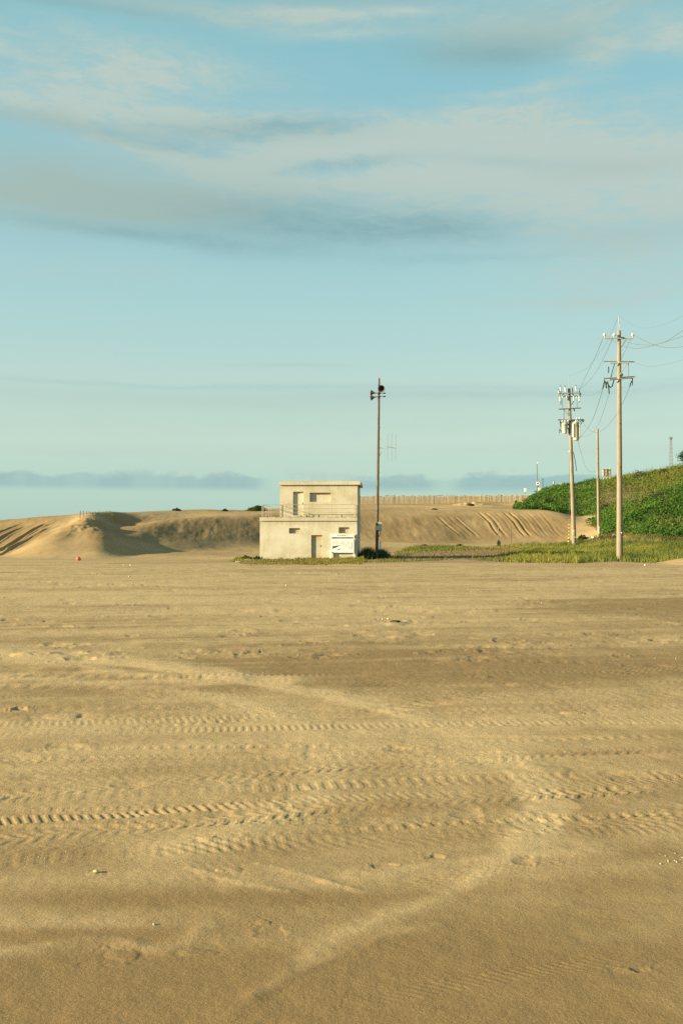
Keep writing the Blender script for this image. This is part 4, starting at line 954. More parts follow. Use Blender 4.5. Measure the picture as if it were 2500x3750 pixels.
# ------------------------------------------------------------------ speaker pole
pb = W(1379, 2046, 76.2); ptop = W(1387.6, 1385, 76.2); kz = 76.2 / FPX
sp = empty('speaker_pole', (pb.x, pb.y, sz(pb.x, pb.y)), 0, 'tall rusty brown pole carrying horn loudspeakers, an aerial and a grey box', 'loudspeaker pole')
def L(x_, y_, Y=76.2): return W(x_, y_, Y) - sp.location
def axis(y_):
    t = (2046 - y_) / (2046 - 1385); return L(1379 + 8.6 * t, y_)
MB().tube([axis(2070), axis(1912), axis(1700), axis(1500), axis(1385)], [.118, .112, .100, .088, .072], 16).build('pole', M['rust'], sp)
def horn(mouth, neck, rad, driver=None):
    ax_ = (mouth - neck); Ln = ax_.length; Mx = Matrix.Translation(neck) @ ax_.to_track_quat('Z', 'Y').to_matrix().to_4x4()
    prof = [(.03, -.02), (.035, Ln * .25), (.05, Ln * .45), (rad * .45, Ln * .65), (rad * .75, Ln * .84), (rad * .97, Ln * .97), (rad, Ln), (rad * .97, Ln * 1.01), (rad * .70, Ln * .86), (rad * .4, Ln * .66), (.03, Ln * .4)]
    o = MB().lathe(prof, Mx, 24).build('horn', M['horn'], sp)
    w_ = MB().lathe([(0, Ln * .5), (.06, Ln * .5), (.06, Ln * .56), (0, Ln * .62)], Mx, 14); w_.build('throat', M['dark'], o)
    if driver is not None:
        w_ = MB(); w_.tube([neck, driver[0]], .018, 8); w_.tube([driver[0], driver[1]], .048, 12); w_.tube([neck + Vector((.05, 0, 0)), neck + Vector((.20, 0, 0))], .055, 12); w_.build('driver', M['dark'], o)
    return o
horn(L(1358.5, 1438), L(1384, 1440, 76.0), .20, (L(1403, 1440), L(1411, 1440)))
horn(L(1358.5, 1456.5), L(1383, 1452.5, 76.0), .215, (L(1403, 1452), L(1411, 1452)))
horn(L(1396, 1423.5, 75.65), L(1404, 1419, 76.5), .275)
w_ = MB(); w_.tube([axis(1440), L(1404, 1419, 76.5)], .02, 8); w_.tube([axis(1412), L(1404, 1419, 76.5)], .016, 8)
for y_ in (1412, 1440, 1453): w_.tube([axis(y_ - 1.5), axis(y_ + 1.5)], .098, 14)
w_.build('bracket', M['dark'], sp)
for y_ in (1566, 1607, 1640, 1668, 1730, 1775): MB().tube([axis(y_ - 1), axis(y_ + 1)], .106, 14).tube([axis(y_), axis(y_) + Vector((.16, -.02, .03)), axis(y_) + Vector((.16, -.02, -.05))], .010, 6).build('clamp', M['steel_dark'], sp)
w_ = MB(); w_.tube([axis(1641), L(1420, 1641)], .016, 8); w_.tube([axis(1671), L(1411, 1643)], .014, 8); arm = w_.build('aerial_arm', M['steel_pale'], sp)
w_ = MB(); w_.tube([L(1416, 1636), L(1449, 1641.5)], .020, 8); w_.build('boom', M['steel'], arm)
for x_, y0, y1 in ((1419.3, 1588, 1691), (1434.2, 1587, 1691), (1448.8, 1589, 1688)): MB().tube([L(x_, y0), L(x_ - .6, y1)], .0095, 6).build('aerial_rod', M['steel_dark'], arm)
w_ = MB(); a_, b2 = L(1384, 1946, 76.05), L(1397, 1912, 76.05); w_.bevbox((a_.x, a_.y - .02, a_.z), (b2.x, a_.y + .22, b2.z), .012); w_.build('control_box', M['box'], sp)
w_ = MB(); a_, b2 = L(1373, 1941, 76.0), L(1391, 1926, 76.0); w_.bevbox((a_.x, a_.y - .13, a_.z), (b2.x, a_.y + .05, b2.z), .012); w_.build('meter_box', M['box'], sp)
MB().tube([L(1392, 1946), L(1393, 1953), L(1388, 1962), L(1382, 1968)], .028, 8).build('conduit', M['rust'], sp)
MB().tube([axis(2060) + Vector((.08, -.1, 0)), axis(2000) + Vector((.06, -.1, 0)), axis(1945) + Vector((.05, -.1, 0))], .03, 8).build('conduit', M['dark'], sp)

# white marker post
c0 = put(1391, 2038); k = c0.y / FPX; w_ = MB(); h_ = 57 * k; w_.bevbox((-.065, -.05, -.3), (.065, .05, h_ - .05), .012); w_.lathe([(.085, h_ - .055), (.06, h_ - .02), (0, h_)], Matrix.Rotation(math.pi / 4, 4, 'Z'), 4)
o = w_.build('marker_post', M['white'], None); o.location = c0; o.rotation_euler = (0, R(1.2), 0); tag(o, 'short white marker post standing in front of the speaker pole', 'post')

# ------------------------------------------------------------------ tall utility pole
B1 = hit(2268, 2052); Y1 = B1.y; B1.z = sz(B1.x, B1.y); k1 = Y1 / FPX
up = empty('utility_pole', B1, 0, 'tall bare concrete utility pole with three crossarms, nearest pole at the edge of the sand', 'utility pole')
def P1(x_, y_, dy=0.0): return W(x_, y_, Y1 + dy) - B1
def ax1(y_, dy=0): return P1(2267.5 - 2.5 * (2052 - y_) / 842, y_, dy)
MB().tube([ax1(2075), ax1(2052), ax1(1700), ax1(1400), ax1(1211)], [k1 * 12.3, k1 * 12, k1 * 9.4, k1 * 7.6, k1 * 6.3], 24).build('pole', M['pole'], up)
w_ = MB(); w_.tube([ax1(1214) + Vector((-.10, 0, 0)), P1(2263.5, 1180), P1(2263.5, 1156)], [.012, .018, .022], 6); w_.tube([ax1(1212) + Vector((.10, 0, 0)), P1(2264.5, 1180)], .012, 6); w_.tube([P1(2261.5, 1157), P1(2268, 1157)], .012, 6); w_.build('lightning_spike', M['steel_pale'], up)
def arm1(x0, y0, x1, y1, dy, r_, m): return MB().tube([P1(x0, y0, dy), P1(x1, y1, dy)], r_, 8).build('crossarm', m, up)
a1 = arm1(2209, 1239, 2318, 1239.5, -.20, .045, M['steel_pale'])
def insul(x_, y_, parent, f, s=1.0):
    w_ = MB(); c = f(x_, y_); w_.lathe([(.02 * s, -.16 * s), (.05 * s, -.15 * s), (.055 * s, -.02 * s), (.10 * s, .0), (.135 * s, .06 * s), (.13 * s, .13 * s), (.09 * s, .19 * s), (.03 * s, .21 * s), (0, .21 * s)], Matrix.Translation(c), 14); w_.tube([c + Vector((0, 0, -.3 * s)), c + Vector((0, 0, -.1 * s))], .014, 6); return w_.build('insulator', M['porcelain'], parent)
for x_ in (2212, 2247, 2315): insul(x_, 1230, a1, lambda a, b2: P1(a, b2, -.2), .86)
MB().tube([P1(2291, 1242, -.2), P1(2272.5, 1273, -.1)], .03, 6).build('brace', M['steel_dark'], up)
MB().tube([P1(2272, 1236, -.2), P1(2284, 1238, -.22)], .055, 8).build('clamp', M['dark'], up)
arm1(2208, 1323.5, 2322, 1325, .22, .04, M['steel']); arm1(2229, 1329, 2302, 1327.5, -.24, .05, M['steel_pale'])
MB().tube([P1(2293, 1331, -.24), P1(2268, 1372, -.18)], .03, 6).build('brace', M['steel'], up); MB().tube([P1(2299, 1329, -.2), P1(2299, 1383, -.2)], .022, 6).build('brace', M['steel_dark'], up)
arm1(2208, 1386, 2324, 1379.5, .22, .05, M['steel']); arm1(2230, 1390.5, 2314, 1383.5, -.24, .05, M['steel'])
def cable(pts, r_, parent, f=P1): return MB().tube([f(*p) for p in pts], r_, 6).build('cable', M['rubber'], parent)
for pts, r_ in (([(2212, 1391), (2210, 1402), (2208, 1412), (2205, 1424)], .045), ([(2214, 1396), (2217, 1408), (2219, 1422)], .05), ([(2223, 1397), (2219, 1404), (2217, 1412)], .04), ([(2222, 1398), (2226, 1411), (2233, 1419), (2239, 1416), (2243, 1402), (2246, 1391)], .045), ([(2225, 1408), (2227, 1422), (2229, 1442)], .045),
                ([(2314, 1384), (2313, 1395), (2307, 1404), (2304, 1416)], .042), ([(2312, 1386), (2314, 1398), (2313, 1412)], .03), ([(2226, 1343), (2227, 1352), (2226, 1366)], .04), ([(2249, 1331), (2245, 1343), (2240, 1362), (2234, 1385)], .03), ([(2275, 1368), (2278, 1374), (2273, 1377)], .05)): cable(pts, r_, up)
[MB().tube([ax1(y_ - .8), ax1(y_ + .8)], k1 * rr_, 20).build('band', M['steel'], up) for y_, rr_ in ((1222, 6.9), (1238, 7.0), (1326, 7.6), (1386, 8.1))]
[MB().tube([ax1(y_) + Vector((k1 * 8 * s_, -.05, 0)), ax1(y_) + Vector((k1 * 11 * s_, -.08, 0))], .012, 5).build('step_bolt', M['steel_dark'], up) for y_, s_ in ((1283, 1), (1300, 1), (1345, 1), (1420, 1))]
[MB().tube([ax1(y_) + Vector((dx_ * k1, -k1 * rr_ + .012, 0)), ax1(y_) + Vector((dx_ * k1, -k1 * rr_ - .02, 0))], .045, 8).build('bolt_hole', M['dark'], up) for y_, dx_, rr_ in ((1553, 1.5, 8.6), (1712, 2, 9.4), (1925, 2.5, 11))]
w_ = MB(); w_.tube([ax1(1951) + Vector((.05, -k1 * 11.2, 0)), ax1(1951) + Vector((.05, -k1 * 11.7, 0))], .05, 8); w_.build('tag', M['white'], up)

# ------------------------------------------------------------------ transformer pole
B2 = hit(2101, 1998); Y2 = B2.y; B2.z = sz(B2.x, B2.y); k2 = Y2 / FPX
tp = empty('utility_pole', B2, 0, 'concrete utility pole carrying two grey transformers and many white insulators', 'utility pole')
def P2(x_, y_, dy=0.0): return W(x_, y_, Y2 + dy) - B2
def ax2(y_, dy=0): return P2(2101 - 19 * (2004 - y_) / 582, y_, dy)
MB().tube([ax2(2030), ax2(2004), ax2(1800), ax2(1600), ax2(1423)], [k2 * 8.6, k2 * 8.4, k2 * 7.2, k2 * 6.0, k2 * 5.0], 20).build('pole', M['pole'], tp)
w_ = MB(); w_.tube([ax2(1424) + Vector((-.12, 0, 0)), P2(2082, 1400), P2(2081.5, 1376)], [.010, .018, .018], 6); w_.tube([ax2(1424) + Vector((.12, 0, 0)), P2(2082, 1402)], .012, 6); w_.build('lightning_spike', M['steel'], tp)
def arm2(x0, y0, x1, y1, dy, r_, m=None): return MB().tube([P2(x0, y0, dy), P2(x1, y1, dy)], r_, 8).build('crossarm', m or M['steel_dark'], tp)
A1 = arm2(2042, 1441, 2124, 1439, -.25, .05, M['steel']); A2 = arm2(2044, 1453, 2125, 1451, .1, .05); arm2(2044, 1498.5, 2126, 1494, -.25, .065); arm2(2042, 1537, 2083, 1539, -.25, .07); arm2(2083, 1539, 2136, 1537, .25, .07)
def cutout(x0, y0, x1, y1, parent, r_=.085):
    o = MB().tube([P2(x0, y0, -.25), P2((x0 + x1) / 2, (y0 + y1) / 2, -.25), P2(x1, y1, -.25)], [r_, r_ * 1.1, r_ * .8], 10).build('insulator', M['porcelain'], parent)
    u_ = (P2(x0, y0, -.25) - P2(x1, y1, -.25)).normalized()
    MB().tube([P2(x0, y0, -.25) + u_ * .02, P2(x0, y0, -.25) + u_ * .22 + Vector((.03, 0, 0))], [.05, .02], 8).build('cap', M['rubber'], o); return o
for q_ in ((2051, 1417, 2052, 1431), (2067.5, 1418, 2069.5, 1435), (2106.5, 1415, 2108, 1431), (2042.5, 1430, 2046, 1441), (2118.5, 1427, 2120, 1431)): cutout(*q_, A1)
for q_ in ((2049, 1452, 2049.5, 1470), (2057, 1450, 2057.5, 1457), (2073, 1450, 2073.5, 1459), (2098.5, 1450, 2100, 1468), (2118.5, 1449, 2119.5, 1469), (2109, 1452, 2110, 1458)): cutout(*q_, A2, .075)
for pts, r_ in (([(2045, 1431), (2047, 1438), (2048, 1445)], .06), ([(2119, 1428), (2121, 1438), (2126, 1446)], .06), ([(2094, 1420), (2095, 1432), (2094, 1441), (2101, 1452)], .05), ([(2052, 1432), (2053, 1443)], .04), ([(2051, 1455), (2052, 1474), (2052, 1482)], .05), ([(2119, 1466), (2120, 1472)], .06), ([(2101, 1466), (2094, 1478), (2091, 1482)], .04),
                ([(2056, 1456), (2058, 1470), (2058, 1494)], .022), ([(2111, 1456), (2111, 1470), (2112, 1496)], .022), ([(2097, 1496), (2101, 1500), (2103, 1506)], .06), ([(2049, 1541), (2056, 1552), (2058, 1558)], .055), ([(2049, 1545), (2051, 1558), (2052, 1566)], .05), ([(2047, 1586), (2048, 1570), (2051, 1574), (2054, 1584)], .045), ([(2075, 1548), (2080, 1556), (2082, 1560)], .055),
                ([(2077, 1566), (2081, 1574), (2081, 1588)], .06), ([(2084, 1546), (2086, 1570), (2085, 1590)], .085), ([(2131, 1535), (2136, 1540), (2134, 1545), (2130, 1541), (2126, 1537)], .06), ([(2120, 1540), (2128, 1548), (2126, 1552), (2119, 1556)], .04), ([(2076, 1546), (2076, 1556), (2075, 1565)], .045), ([(2060, 1545), (2068, 1548), (2076, 1546)], .045), ([(2088, 1541), (2096, 1544), (2104, 1540), (2118, 1539)], .06), ([(2098, 1655), (2104, 1685), (2110, 1726)], .035)): cable(pts, r_, tp, P2)
for a_, b2, r_ in (((2060, 1442), (2079, 1467), .045), ((2065, 1500), (2079, 1521), .03), ((2063, 1500), (2063.5, 1537), .045), ((2122, 1437), (2122, 1452), .03)): MB().tube([P2(*a_, -.2), P2(*b_, -.2)] if False else [P2(*a_, -.2), P2(*b2, -.2)], r_, 6).build('brace', M['steel_dark'], tp)
def tank(cx_, y0, y1, rt, rb, fins, dy):
    c = P2(cx_, y1, dy); h_ = P2(cx_, y0, dy).z - c.z
    o = MB().lathe([(0, 0), (rb * .96, 0), (rb, .04), (rt, h_ - .10), (rt * 1.06, h_ - .09), (rt * 1.06, h_ - .03), (rt * .9, h_ + .03), (rt * .4, h_ + .10), (0, h_ + .11)], Matrix.Translation(c), 24).build('transformer', M['tank'], tp)
    for i in range(3):
        a_ = -1.9 + i * .75; q_ = c + Vector((rt * .6 * math.cos(a_), rt * .6 * math.sin(a_), h_ + .02)); MB().lathe([(.05, 0), (.05, .06), (.075, .07), (.05, .09), (.075, .12), (.045, .14), (.02, .24), (0, .24)], Matrix.Translation(q_), 10).build('bushing', M['porcelain'], o)
    w_ = MB()
    for a_ in fins:
        q_ = Matrix.Translation(c) @ Matrix.Rotation(a_, 4, 'Z'); w_.box((rb + .005, -.05, .35), (rb + .16, .05, h_ - .2), q_); w_.box((rb + .005, -.15, .35), (rb + .05, -.06, h_ - .2), q_); w_.box((rb + .06, -.15, .40), (rb + .14, -.06, h_ - .25), q_)
    if fins: w_.build('cooling_fin', M['tank'], o)
    w_ = MB(); q_ = c + Vector((.02, -rt - .01, h_ * .8)); w_.tube([q_, q_ + Vector((0, -.03, 0))], .05, 8); w_.build('gauge', M['dark'], o)
    MB().tube([c + Vector((rb * .2, 0, h_ * .5)), ax2((y0 + y1) / 2, dy)], .06, 6).build('bracket', M['steel_dark'], o); return o
tank(2066.5, 1551, 1588, k2 * 10.2, k2 * 8.3, [], -.1); tank(2107.5, 1546, 1613, k2 * 11.0, k2 * 10.8, [-.35, .25, 3.5, 2.9, -2.4], -.1)
for x_, y_ in ((2110, 1535), (2120.5, 1533), (2058, 1544), (2068, 1544), (2079, 1543)): insul(x_, y_, tp, lambda a, b2: P2(a, b2, -.3), .8)
[MB().tube([ax2(y_), ax2(y_ + 2.2)], k2 * 8.1, 18).build('band', M['picket'], tp) for y_ in (1941, 1946, 1951, 1956, 1961)]
MB().tube([ax2(1967) + Vector((.05, -k2 * 8.2, 0)), ax2(1967) + Vector((.05, -k2 * 8.6, 0))], .055, 8).build('tag', M['white'], tp); w_ = MB(); w_.tube([ax2(1652) + Vector((-k2 * 6.4, 0, 0)), ax2(1656) + Vector((-k2 * 8, -.05, 0))], .05, 8); w_.build('tag', M['white'], tp)
[MB().tube([ax2(y_) + Vector((.04, -k2 * rr_ + .012, 0)), ax2(y_) + Vector((.04, -k2 * rr_ - .02, 0))], .04, 8).build('bolt_hole', M['dark'], tp) for y_, rr_ in ((1730, 6.9), (1936, 8.0), (1670, 6.5), (1790, 7.2))]
# guy wire with striped guard
g0 = put(2080, 1997); gw = empty('guy_wire', g0, 0, 'thin guy wire with a yellow and black striped guard left of the transformer pole', 'guy wire')
q0 = W(2080, 1997, g0.y) - g0; q1 = W(2082, 1920, g0.y + .3) - g0; q2 = W(2083.5, 1545, Y2 - .3) - g0
MB().tube([q0 - Vector((0, 0, .2)), q1, q2], .016, 6).build('wire', M['steel_dark'], gw)
MB().tube([q0, q0.lerp(q1, .38), q0.lerp(q1, .39), q1], [.085, .085, .04, .04], 10).build('guard', M['stripes'], gw)

# short pole
B3 = hit(2191, 1976); B3.z = sz(B3.x, B3.y); Y3 = B3.y; k3 = Y3 / FPX
p3 = empty('utility_pole', B3, 0, 'short plain concrete pole without crossarms, with a pale plate near its foot', 'utility pole')
def P3(x_, y_, dy=0): return W(x_, y_, Y3 + dy) - B3
MB().tube([P3(2191.2, 1995), P3(2191, 1978), P3(2188, 1770), P3(2186, 1571)], [k3 * 5.9, k3 * 5.7, k3 * 4.9, k3 * 4.0], 18).build('pole', M['pole'], p3)
w_ = MB(); c_ = P3(2191.3, 1941, -k3 * 5.5); w_.bevbox((c_.x - .09, c_.y - .02, c_.z - .40), (c_.x + .09, c_.y + .02, c_.z + .40), .005); pl = w_.build('plate', M['white'], p3)
w_ = MB(); w_.box((c_.x - .02, c_.y - .024, c_.z - .36), (c_.x + .0, c_.y - .021, c_.z + .36)); w_.box((c_.x + .045, c_.y - .024, c_.z - .30), (c_.x + .06, c_.y - .021, c_.z + .36)); w_.build('lettering', M['dark'], pl)
[MB().tube([P3(x_, y_), P3(x_ + .06, y_ + 1.2)], k3 * 5.1, 16).build('band', M['steel_dark'], p3) for x_, y_ in ((2187.2, 1680), (2187.4, 1695))]

# ------------------------------------------------------------------ wires
def wire(pts, r_, label, group=None):
    P = np.array([tuple(W(*p)) for p in pts]); kk = np.arange(len(pts)); q = np.linspace(0, len(pts) - 1, 60)
    C_ = [pchip(kk, P[:, i], q) for i in range(3)]
    # smooth the hanging curve
    for c in C_:
        for _ in range(3): c[1:-1] = .25 * c[:-2] + .5 * c[1:-1] + .25 * c[2:]
    o = MB().tube(list(zip(*C_)), r_, 5, False).build('power_line', M['wire']); return tag(o, label, 'wire', group)
def ym(t): return Y1 + (Y2 - Y1) * t
wire([(2211, 1226, Y1 - .2), (2180, 1302, ym(.32)), (2148, 1367, ym(.66)), (2119, 1430, Y2 - .25)], 0.0149, 'wire from the leftmost insulator of the tall pole down to the transformer pole')
wire([(2247, 1226, Y1 - .2), (2205, 1318, ym(.34)), (2166, 1383, ym(.66)), (2109, 1437, Y2 - .25)], 0.0132, 'wire from the middle insulator of the tall pole down to the transformer pole')
wire([(2315, 1226, Y1 - .2), (2276, 1308, ym(.22)), (2235, 1385, ym(.48)), (2190, 1434, ym(.72)), (2155, 1449, ym(.87)), (2107, 1432, Y2 - .25)], 0.0105, 'wire from the right insulator of the tall pole passing behind it to the transformer pole')
wire([(2263.5, 1157, Y1), (2215, 1262, ym(.3)), (2150, 1345, ym(.65)), (2081.5, 1377, Y2)], 0.0079, 'faint topmost wire between the tips of the tall pole and the transformer pole')
wire([(2206, 1423, Y1 - .1), (2180, 1506, ym(.3)), (2155, 1560, ym(.62)), (2122, 1603, Y2 - .2)], 0.0159, 'lower wire from the left end of the bottom crossarm to the transformer pole')
wire([(2229, 1441, Y1 - .1), (2200, 1530, ym(.35)), (2172, 1580, ym(.7)), (2150, 1595, ym(.85)), (2124, 1599, Y2 - .2)], 0.0105, 'lower wire from the looped cables of the tall pole to the transformer pole')
wire([(2304, 1416, Y1 - .1), (2280, 1472, ym(.15)), (2250, 1525, ym(.36)), (2215, 1567, ym(.58)), (2185, 1583, ym(.74)), (2160, 1577, ym(.87)), (2131, 1547, Y2)], 0.0140, 'slack wire hanging in a deep curve between the tall pole and the transformer')
wire([(2113, 1613, Y2 - .1), (2125, 1655, Y2 + 8), (2140, 1703, Y2 + 22), (2158, 1727, Y2 + 36), (2207, 1716, 165)], 0.0140, 'drop wire falling from the transformer towards the wooden panel on the hill')
wire([(2318, 1226, Y1 - .2), (2350, 1244, Y1 - 2), (2395, 1263, Y1 - 5), (2450, 1273, Y1 - 9), (2520, 1266, Y1 - 13), (2640, 1225, Y1 - 20)], 0.0123, 'wire from the right insulator running out over the hill at the right')
wire([(2250, 1226, Y1 - .2), (2296, 1253, Y1 - 2), (2350, 1263, Y1 - 4), (2398, 1262, Y1 - 6), (2450, 1243, Y1 - 9), (2510, 1203, Y1 - 12), (2640, 1090, Y1 - 20)], 0.0123, 'wire from the middle insulator that rises steepest at the right edge')
wire([(2214, 1226, Y1 - .2), (2255, 1256, Y1 - 2), (2300, 1272, Y1 - 3), (2345, 1275, Y1 - 5), (2398, 1263, Y1 - 7), (2450, 1247, Y1 - 9), (2510, 1228, Y1 - 12), (2640, 1170, Y1 - 18)], 0.0123, 'wire from the left insulator crossing behind the tall pole towards the right edge')
wire([(2264, 1157, Y1), (2340, 1200, Y1 - 3), (2430, 1187, Y1 - 8), (2510, 1150, Y1 - 12), (2640, 1060, Y1 - 18)], 0.0052, 'hair thin top wire rising from the tip of the tall pole to the right edge')
wire([(2318, 1325, Y1 + .2), (2370, 1342, Y1 - 3), (2430, 1335, Y1 - 7), (2510, 1315, Y1 - 12), (2640, 1270, Y1 - 18)], 0.0061, 'faint lower wire from the middle crossarm towards the right edge')

# ------------------------------------------------------------------ picket fence on the dune
def fenceY(px_): return float(np.interp(px_, [1100, 1310, 1600, 1760, 1880, 1990], [175.3, 175.3, 175.3, 173.3, 172.3, 172]))
c0 = W(1600, 1843, 175); fn = empty('picket_fence', (c0.x, c0.y, sz(c0.x, c0.y)), 0, 'long weathered picket fence along the top of the dune behind the speaker pole', 'fence')
pk, ps, rl = MB(), MB(), []
rg = random.Random(5); x_ = 1190.0; i = 0
while x_ < 1985:
    Y = fenceY(x_) - 1.2; q = W(x_, 1840, Y); zb = sz(q.x, Y); zt = CAMZ + (HOR - np.interp(x_, [1190, 1318, 1600, 1900, 1985], [1815.5, 1815, 1814.5, 1812.5, 1808])) / FPX * Y + rg.uniform(-.10, .05)
    xx_ = q.x - c0.x; yy_ = Y - c0.y; z0 = zb - fn.location.z - .2; z1 = zt - fn.location.z; t_ = rg.uniform(-.03, .03); w2 = rg.uniform(.042, .055)
    if i % 14 == 0: MB().box((xx_ - .07, yy_ + .06, z0), (xx_ + .07, yy_ + .18, z1 + .14)).build('post', M['wood'], fn)
    if rg.random() > .012:
        pk.add([(xx_ - w2, yy_ - .02, z0), (xx_ + w2, yy_ - .02, z0), (xx_ + w2, yy_ + .02, z0), (xx_ - w2, yy_ + .02, z0), (xx_ + t_ - w2, yy_ - .02, z1), (xx_ + t_ + w2, yy_ - .02, z1), (xx_ + t_ + w2, yy_ + .02, z1), (xx_ + t_ - w2, yy_ + .02, z1)], [(4, 5, 6, 7), (0, 1, 5, 4), (1, 2, 6, 5), (2, 3, 7, 6), (3, 0, 4, 7)])
    ps.box((xx_ + .03, yy_ + .022, z0), (xx_ + .15, yy_ + .045, z1 - .06 - rg.uniform(0, .12)))  # added dark slats behind the pickets, so the gaps look dark
    if i % 8 == 0: rl.append((xx_, yy_ + .055, z1))
    x_ += 4.55; i += 1
pk.build('pickets', M['picket'], fn); ps.build('dark_gap_backing', M['brush'], fn)
for dz in (-.22, -1.0): MB().tube([(a_, b2, z + dz) for a_, b2, z in rl], .022, 6).build('rail', M['wood'], fn)
br = MB(); rg = random.Random(8)
for i in range(len(rl) - 1):
    (a_, b2, z), (a2, b3, z2) = rl[i], rl[i + 1]
    for k_ in range(6):
        t0 = rg.random(); br.tube([(a_ + (a2 - a_) * t0 - .25, b2 + .08, z + rg.uniform(-.16, .0)), (a_ + (a2 - a_) * t0 + .3, b2 + .1, z + rg.uniform(-.12, .06))], rg.uniform(.02, .045), 5)
br.build('brushwood', M['brush'], fn)

# ------------------------------------------------------------------ stakes of a buried fence on the left dune
def stake(px_, ytop, ybase, r_, label, lean=0, group=None):
    c0 = put(px_, ybase); k = c0.y / FPX; w_ = MB(); h_ = max(.12, (ybase - ytop) * k)
    w_.tube([(0, 0, -.4), (lean * .5, 0, h_ * .5), (lean, 0, h_)], [r_, r_ * .95, r_ * .8], 8); o = w_.build('wooden_stake', M['wood']); o.location = c0; return tag(o, label, 'stake', group)
stake(293, 1872, 1897, .062, 'tallest dark stake at the left end of the row on the dune top', .05); stake(305.5, 1872, 1892, .055, 'second dark stake from the left on the dune top'); stake(317, 1873, 1887, .05, 'third dark stake from the left on the dune top', .03)
for x_, a_, b2 in ((326, 1873, 1882), (331, 1875, 1882), (338, 1875, 1881), (349, 1872, 1877), (361, 1872, 1876), (387, 1871, 1875), (402, 1872, 1875)): stake(x_, a_, b2, .045, 'short stub of a dark stake, half buried along the dune top', .04, 'buried stake stubs')
stake(277, 1925, 1931, .04, 'pale stick poking out of the dune face below the stakes', .05)

# thin posts by the track
def thin(px_, y0, y1, r_, label):
    c0 = put(px_, y1); k = c0.y / FPX; o = MB().tube([(0, 0, -.3), (0, 0, (y1 - y0) * k)], r_, 8)
    o.tube([(0, 0, (y1 - y0) * k), (0, 0, (y1 - y0) * k + .03)], r_ * 1.3, 8); o = o.build('iron_post', M['steel_dark']); o.location = c0; return tag(o, label, 'post')
thin(1824, 1926, 1998, .05, 'thin dark iron post with a grey weed tuft at its foot'); thin(1871, 1928, 1993, .042, 'slimmer brown iron post standing alone near the climbing wheel tracks').data.materials[0] = M['rust']
crest_bush(1825, 2001, 14, 24, 260, 'grey weed tuft wrapped around the foot of the dark iron post', 78, ((.14, .12, .08), (.07, .065, .045)), (.05, .11))

# ------------------------------------------------------------------ signs and posts beyond the fence
def far_o(px_, Y): q = W(px_, 1800, Y); return Vector((q.x, Y, sz(q.x, Y)))
Y = 172.5; c0 = far_o(1966, Y); dp = empty('lamp_post', c0, 0, 'distant dark post with a white lamp head and a round red and white ring', 'lamp post')
def Fl(x_, y_, dy=0): return W(x_, y_, Y + dy) - c0
MB().tube([Vector((0, 0, -.4)), Fl(1966, 1800), Fl(1964.5, 1698)], [.085, .08, .06], 10).build('post', M['steel_dark'], dp)
w_ = MB(); w_.blob(Fl(1968, 1695.5), (.12, .12, .11), 3, 2, .05); w_.build('lamp_head', M['white'], dp)
ringM = Matrix.Translation(Fl(1968.5, 1771, -.15)) @ Matrix.Rotation(math.pi / 2, 4, 'X')
w_ = MB().lathe([(.24 + .085 * math.cos(a_), .085 * math.sin(a_)) for a_ in np.linspace(0, 2 * math.pi, 11)], ringM, 24); rg_o = w_.build('ring', M['white'], dp)
MB().lathe([(0, -.02), (.17, -.02), (.17, .02), (0, .02)], ringM, 20).build('ring_board', M['orange'], rg_o)
w_ = MB(); a_ = Fl(1966.5, 1783, -.1); w_.box((a_.x, a_.y, a_.z), (a_.x + .26, a_.y + .06, a_.z + .20)); w_.build('bracket', M['rust'], dp)
def far_board(name, px_, y0, y1, wpx, Y, label, mm=None, post=None):
    c0 = far_o(px_, Y); k = Y / FPX; ro = empty(name, c0, 0, label, 'sign'); z0 = CAMZ + (HOR - y1) * k - c0.z; z1 = CAMZ + (HOR - y0) * k - c0.z
    w_ = MB(); w_.bevbox((-wpx * k / 2, -.04, z0), (wpx * k / 2, .04, z1), .015); w_.build('board', mm or M['white'], ro)
    MB().tube([(0, .06, -.4), (0, .06, z0 + .1)], .035, 8).build('post', M['steel_dark'], ro); return ro
far_board('sign', 1921.5, 1788, 1801, 8, 174, 'small white square sign on a post above the end of the picket fence')
far_board('sign', 1972, 1786, 1798, 5.5, 173, 'narrow white panel right beside the foot of the lamp post'); far_board('sign', 1979, 1787, 1798, 5.0, 174, 'pale narrow panel, second one right of the lamp post foot', M['board'])
c0 = far_o(1986.5, 175); q = W(1986.5, 1756, 175) - c0; dm_ = empty('slim_post', c0, 0, 'slim dark post with a small box on top between the signs and the oval mirror', 'post'); MB().tube([(0, 0, -.4), q], .05, 8).build('post', M['dark'], dm_); w_ = MB(); w_.bevbox((q.x - .1, -.06, q.z - .02), (q.x + .1, .06, q.z + .2), .02); w_.build('box', M['steel_dark'], dm_)
c0 = far_o(2025.5, 173); q = W(2025.5, 1768, 173) - c0; mr = empty('round_sign', c0, 0, 'white oval disc with a dark rim on a thin post above the hill', 'sign'); MB().tube([(0, .05, -.4), (q.x, .05, q.z)], .03, 8).build('post', M['steel'], mr)
Mx = Matrix.Translation(q) @ Matrix.Scale(.55, 4, (1, 0, 0)) @ Matrix.Rotation(math.pi / 2, 4, 'X'); MB().lathe([(.30, -.03), (.37, -.03), (.37, .03), (.30, .03), (.30, -.03)], Mx, 24).build('rim', M['dark'], mr); MB().lathe([(0, -.015), (.31, -.015), (.31, .02), (0, .02)], Mx, 24).build('disc', M['sign'], mr)
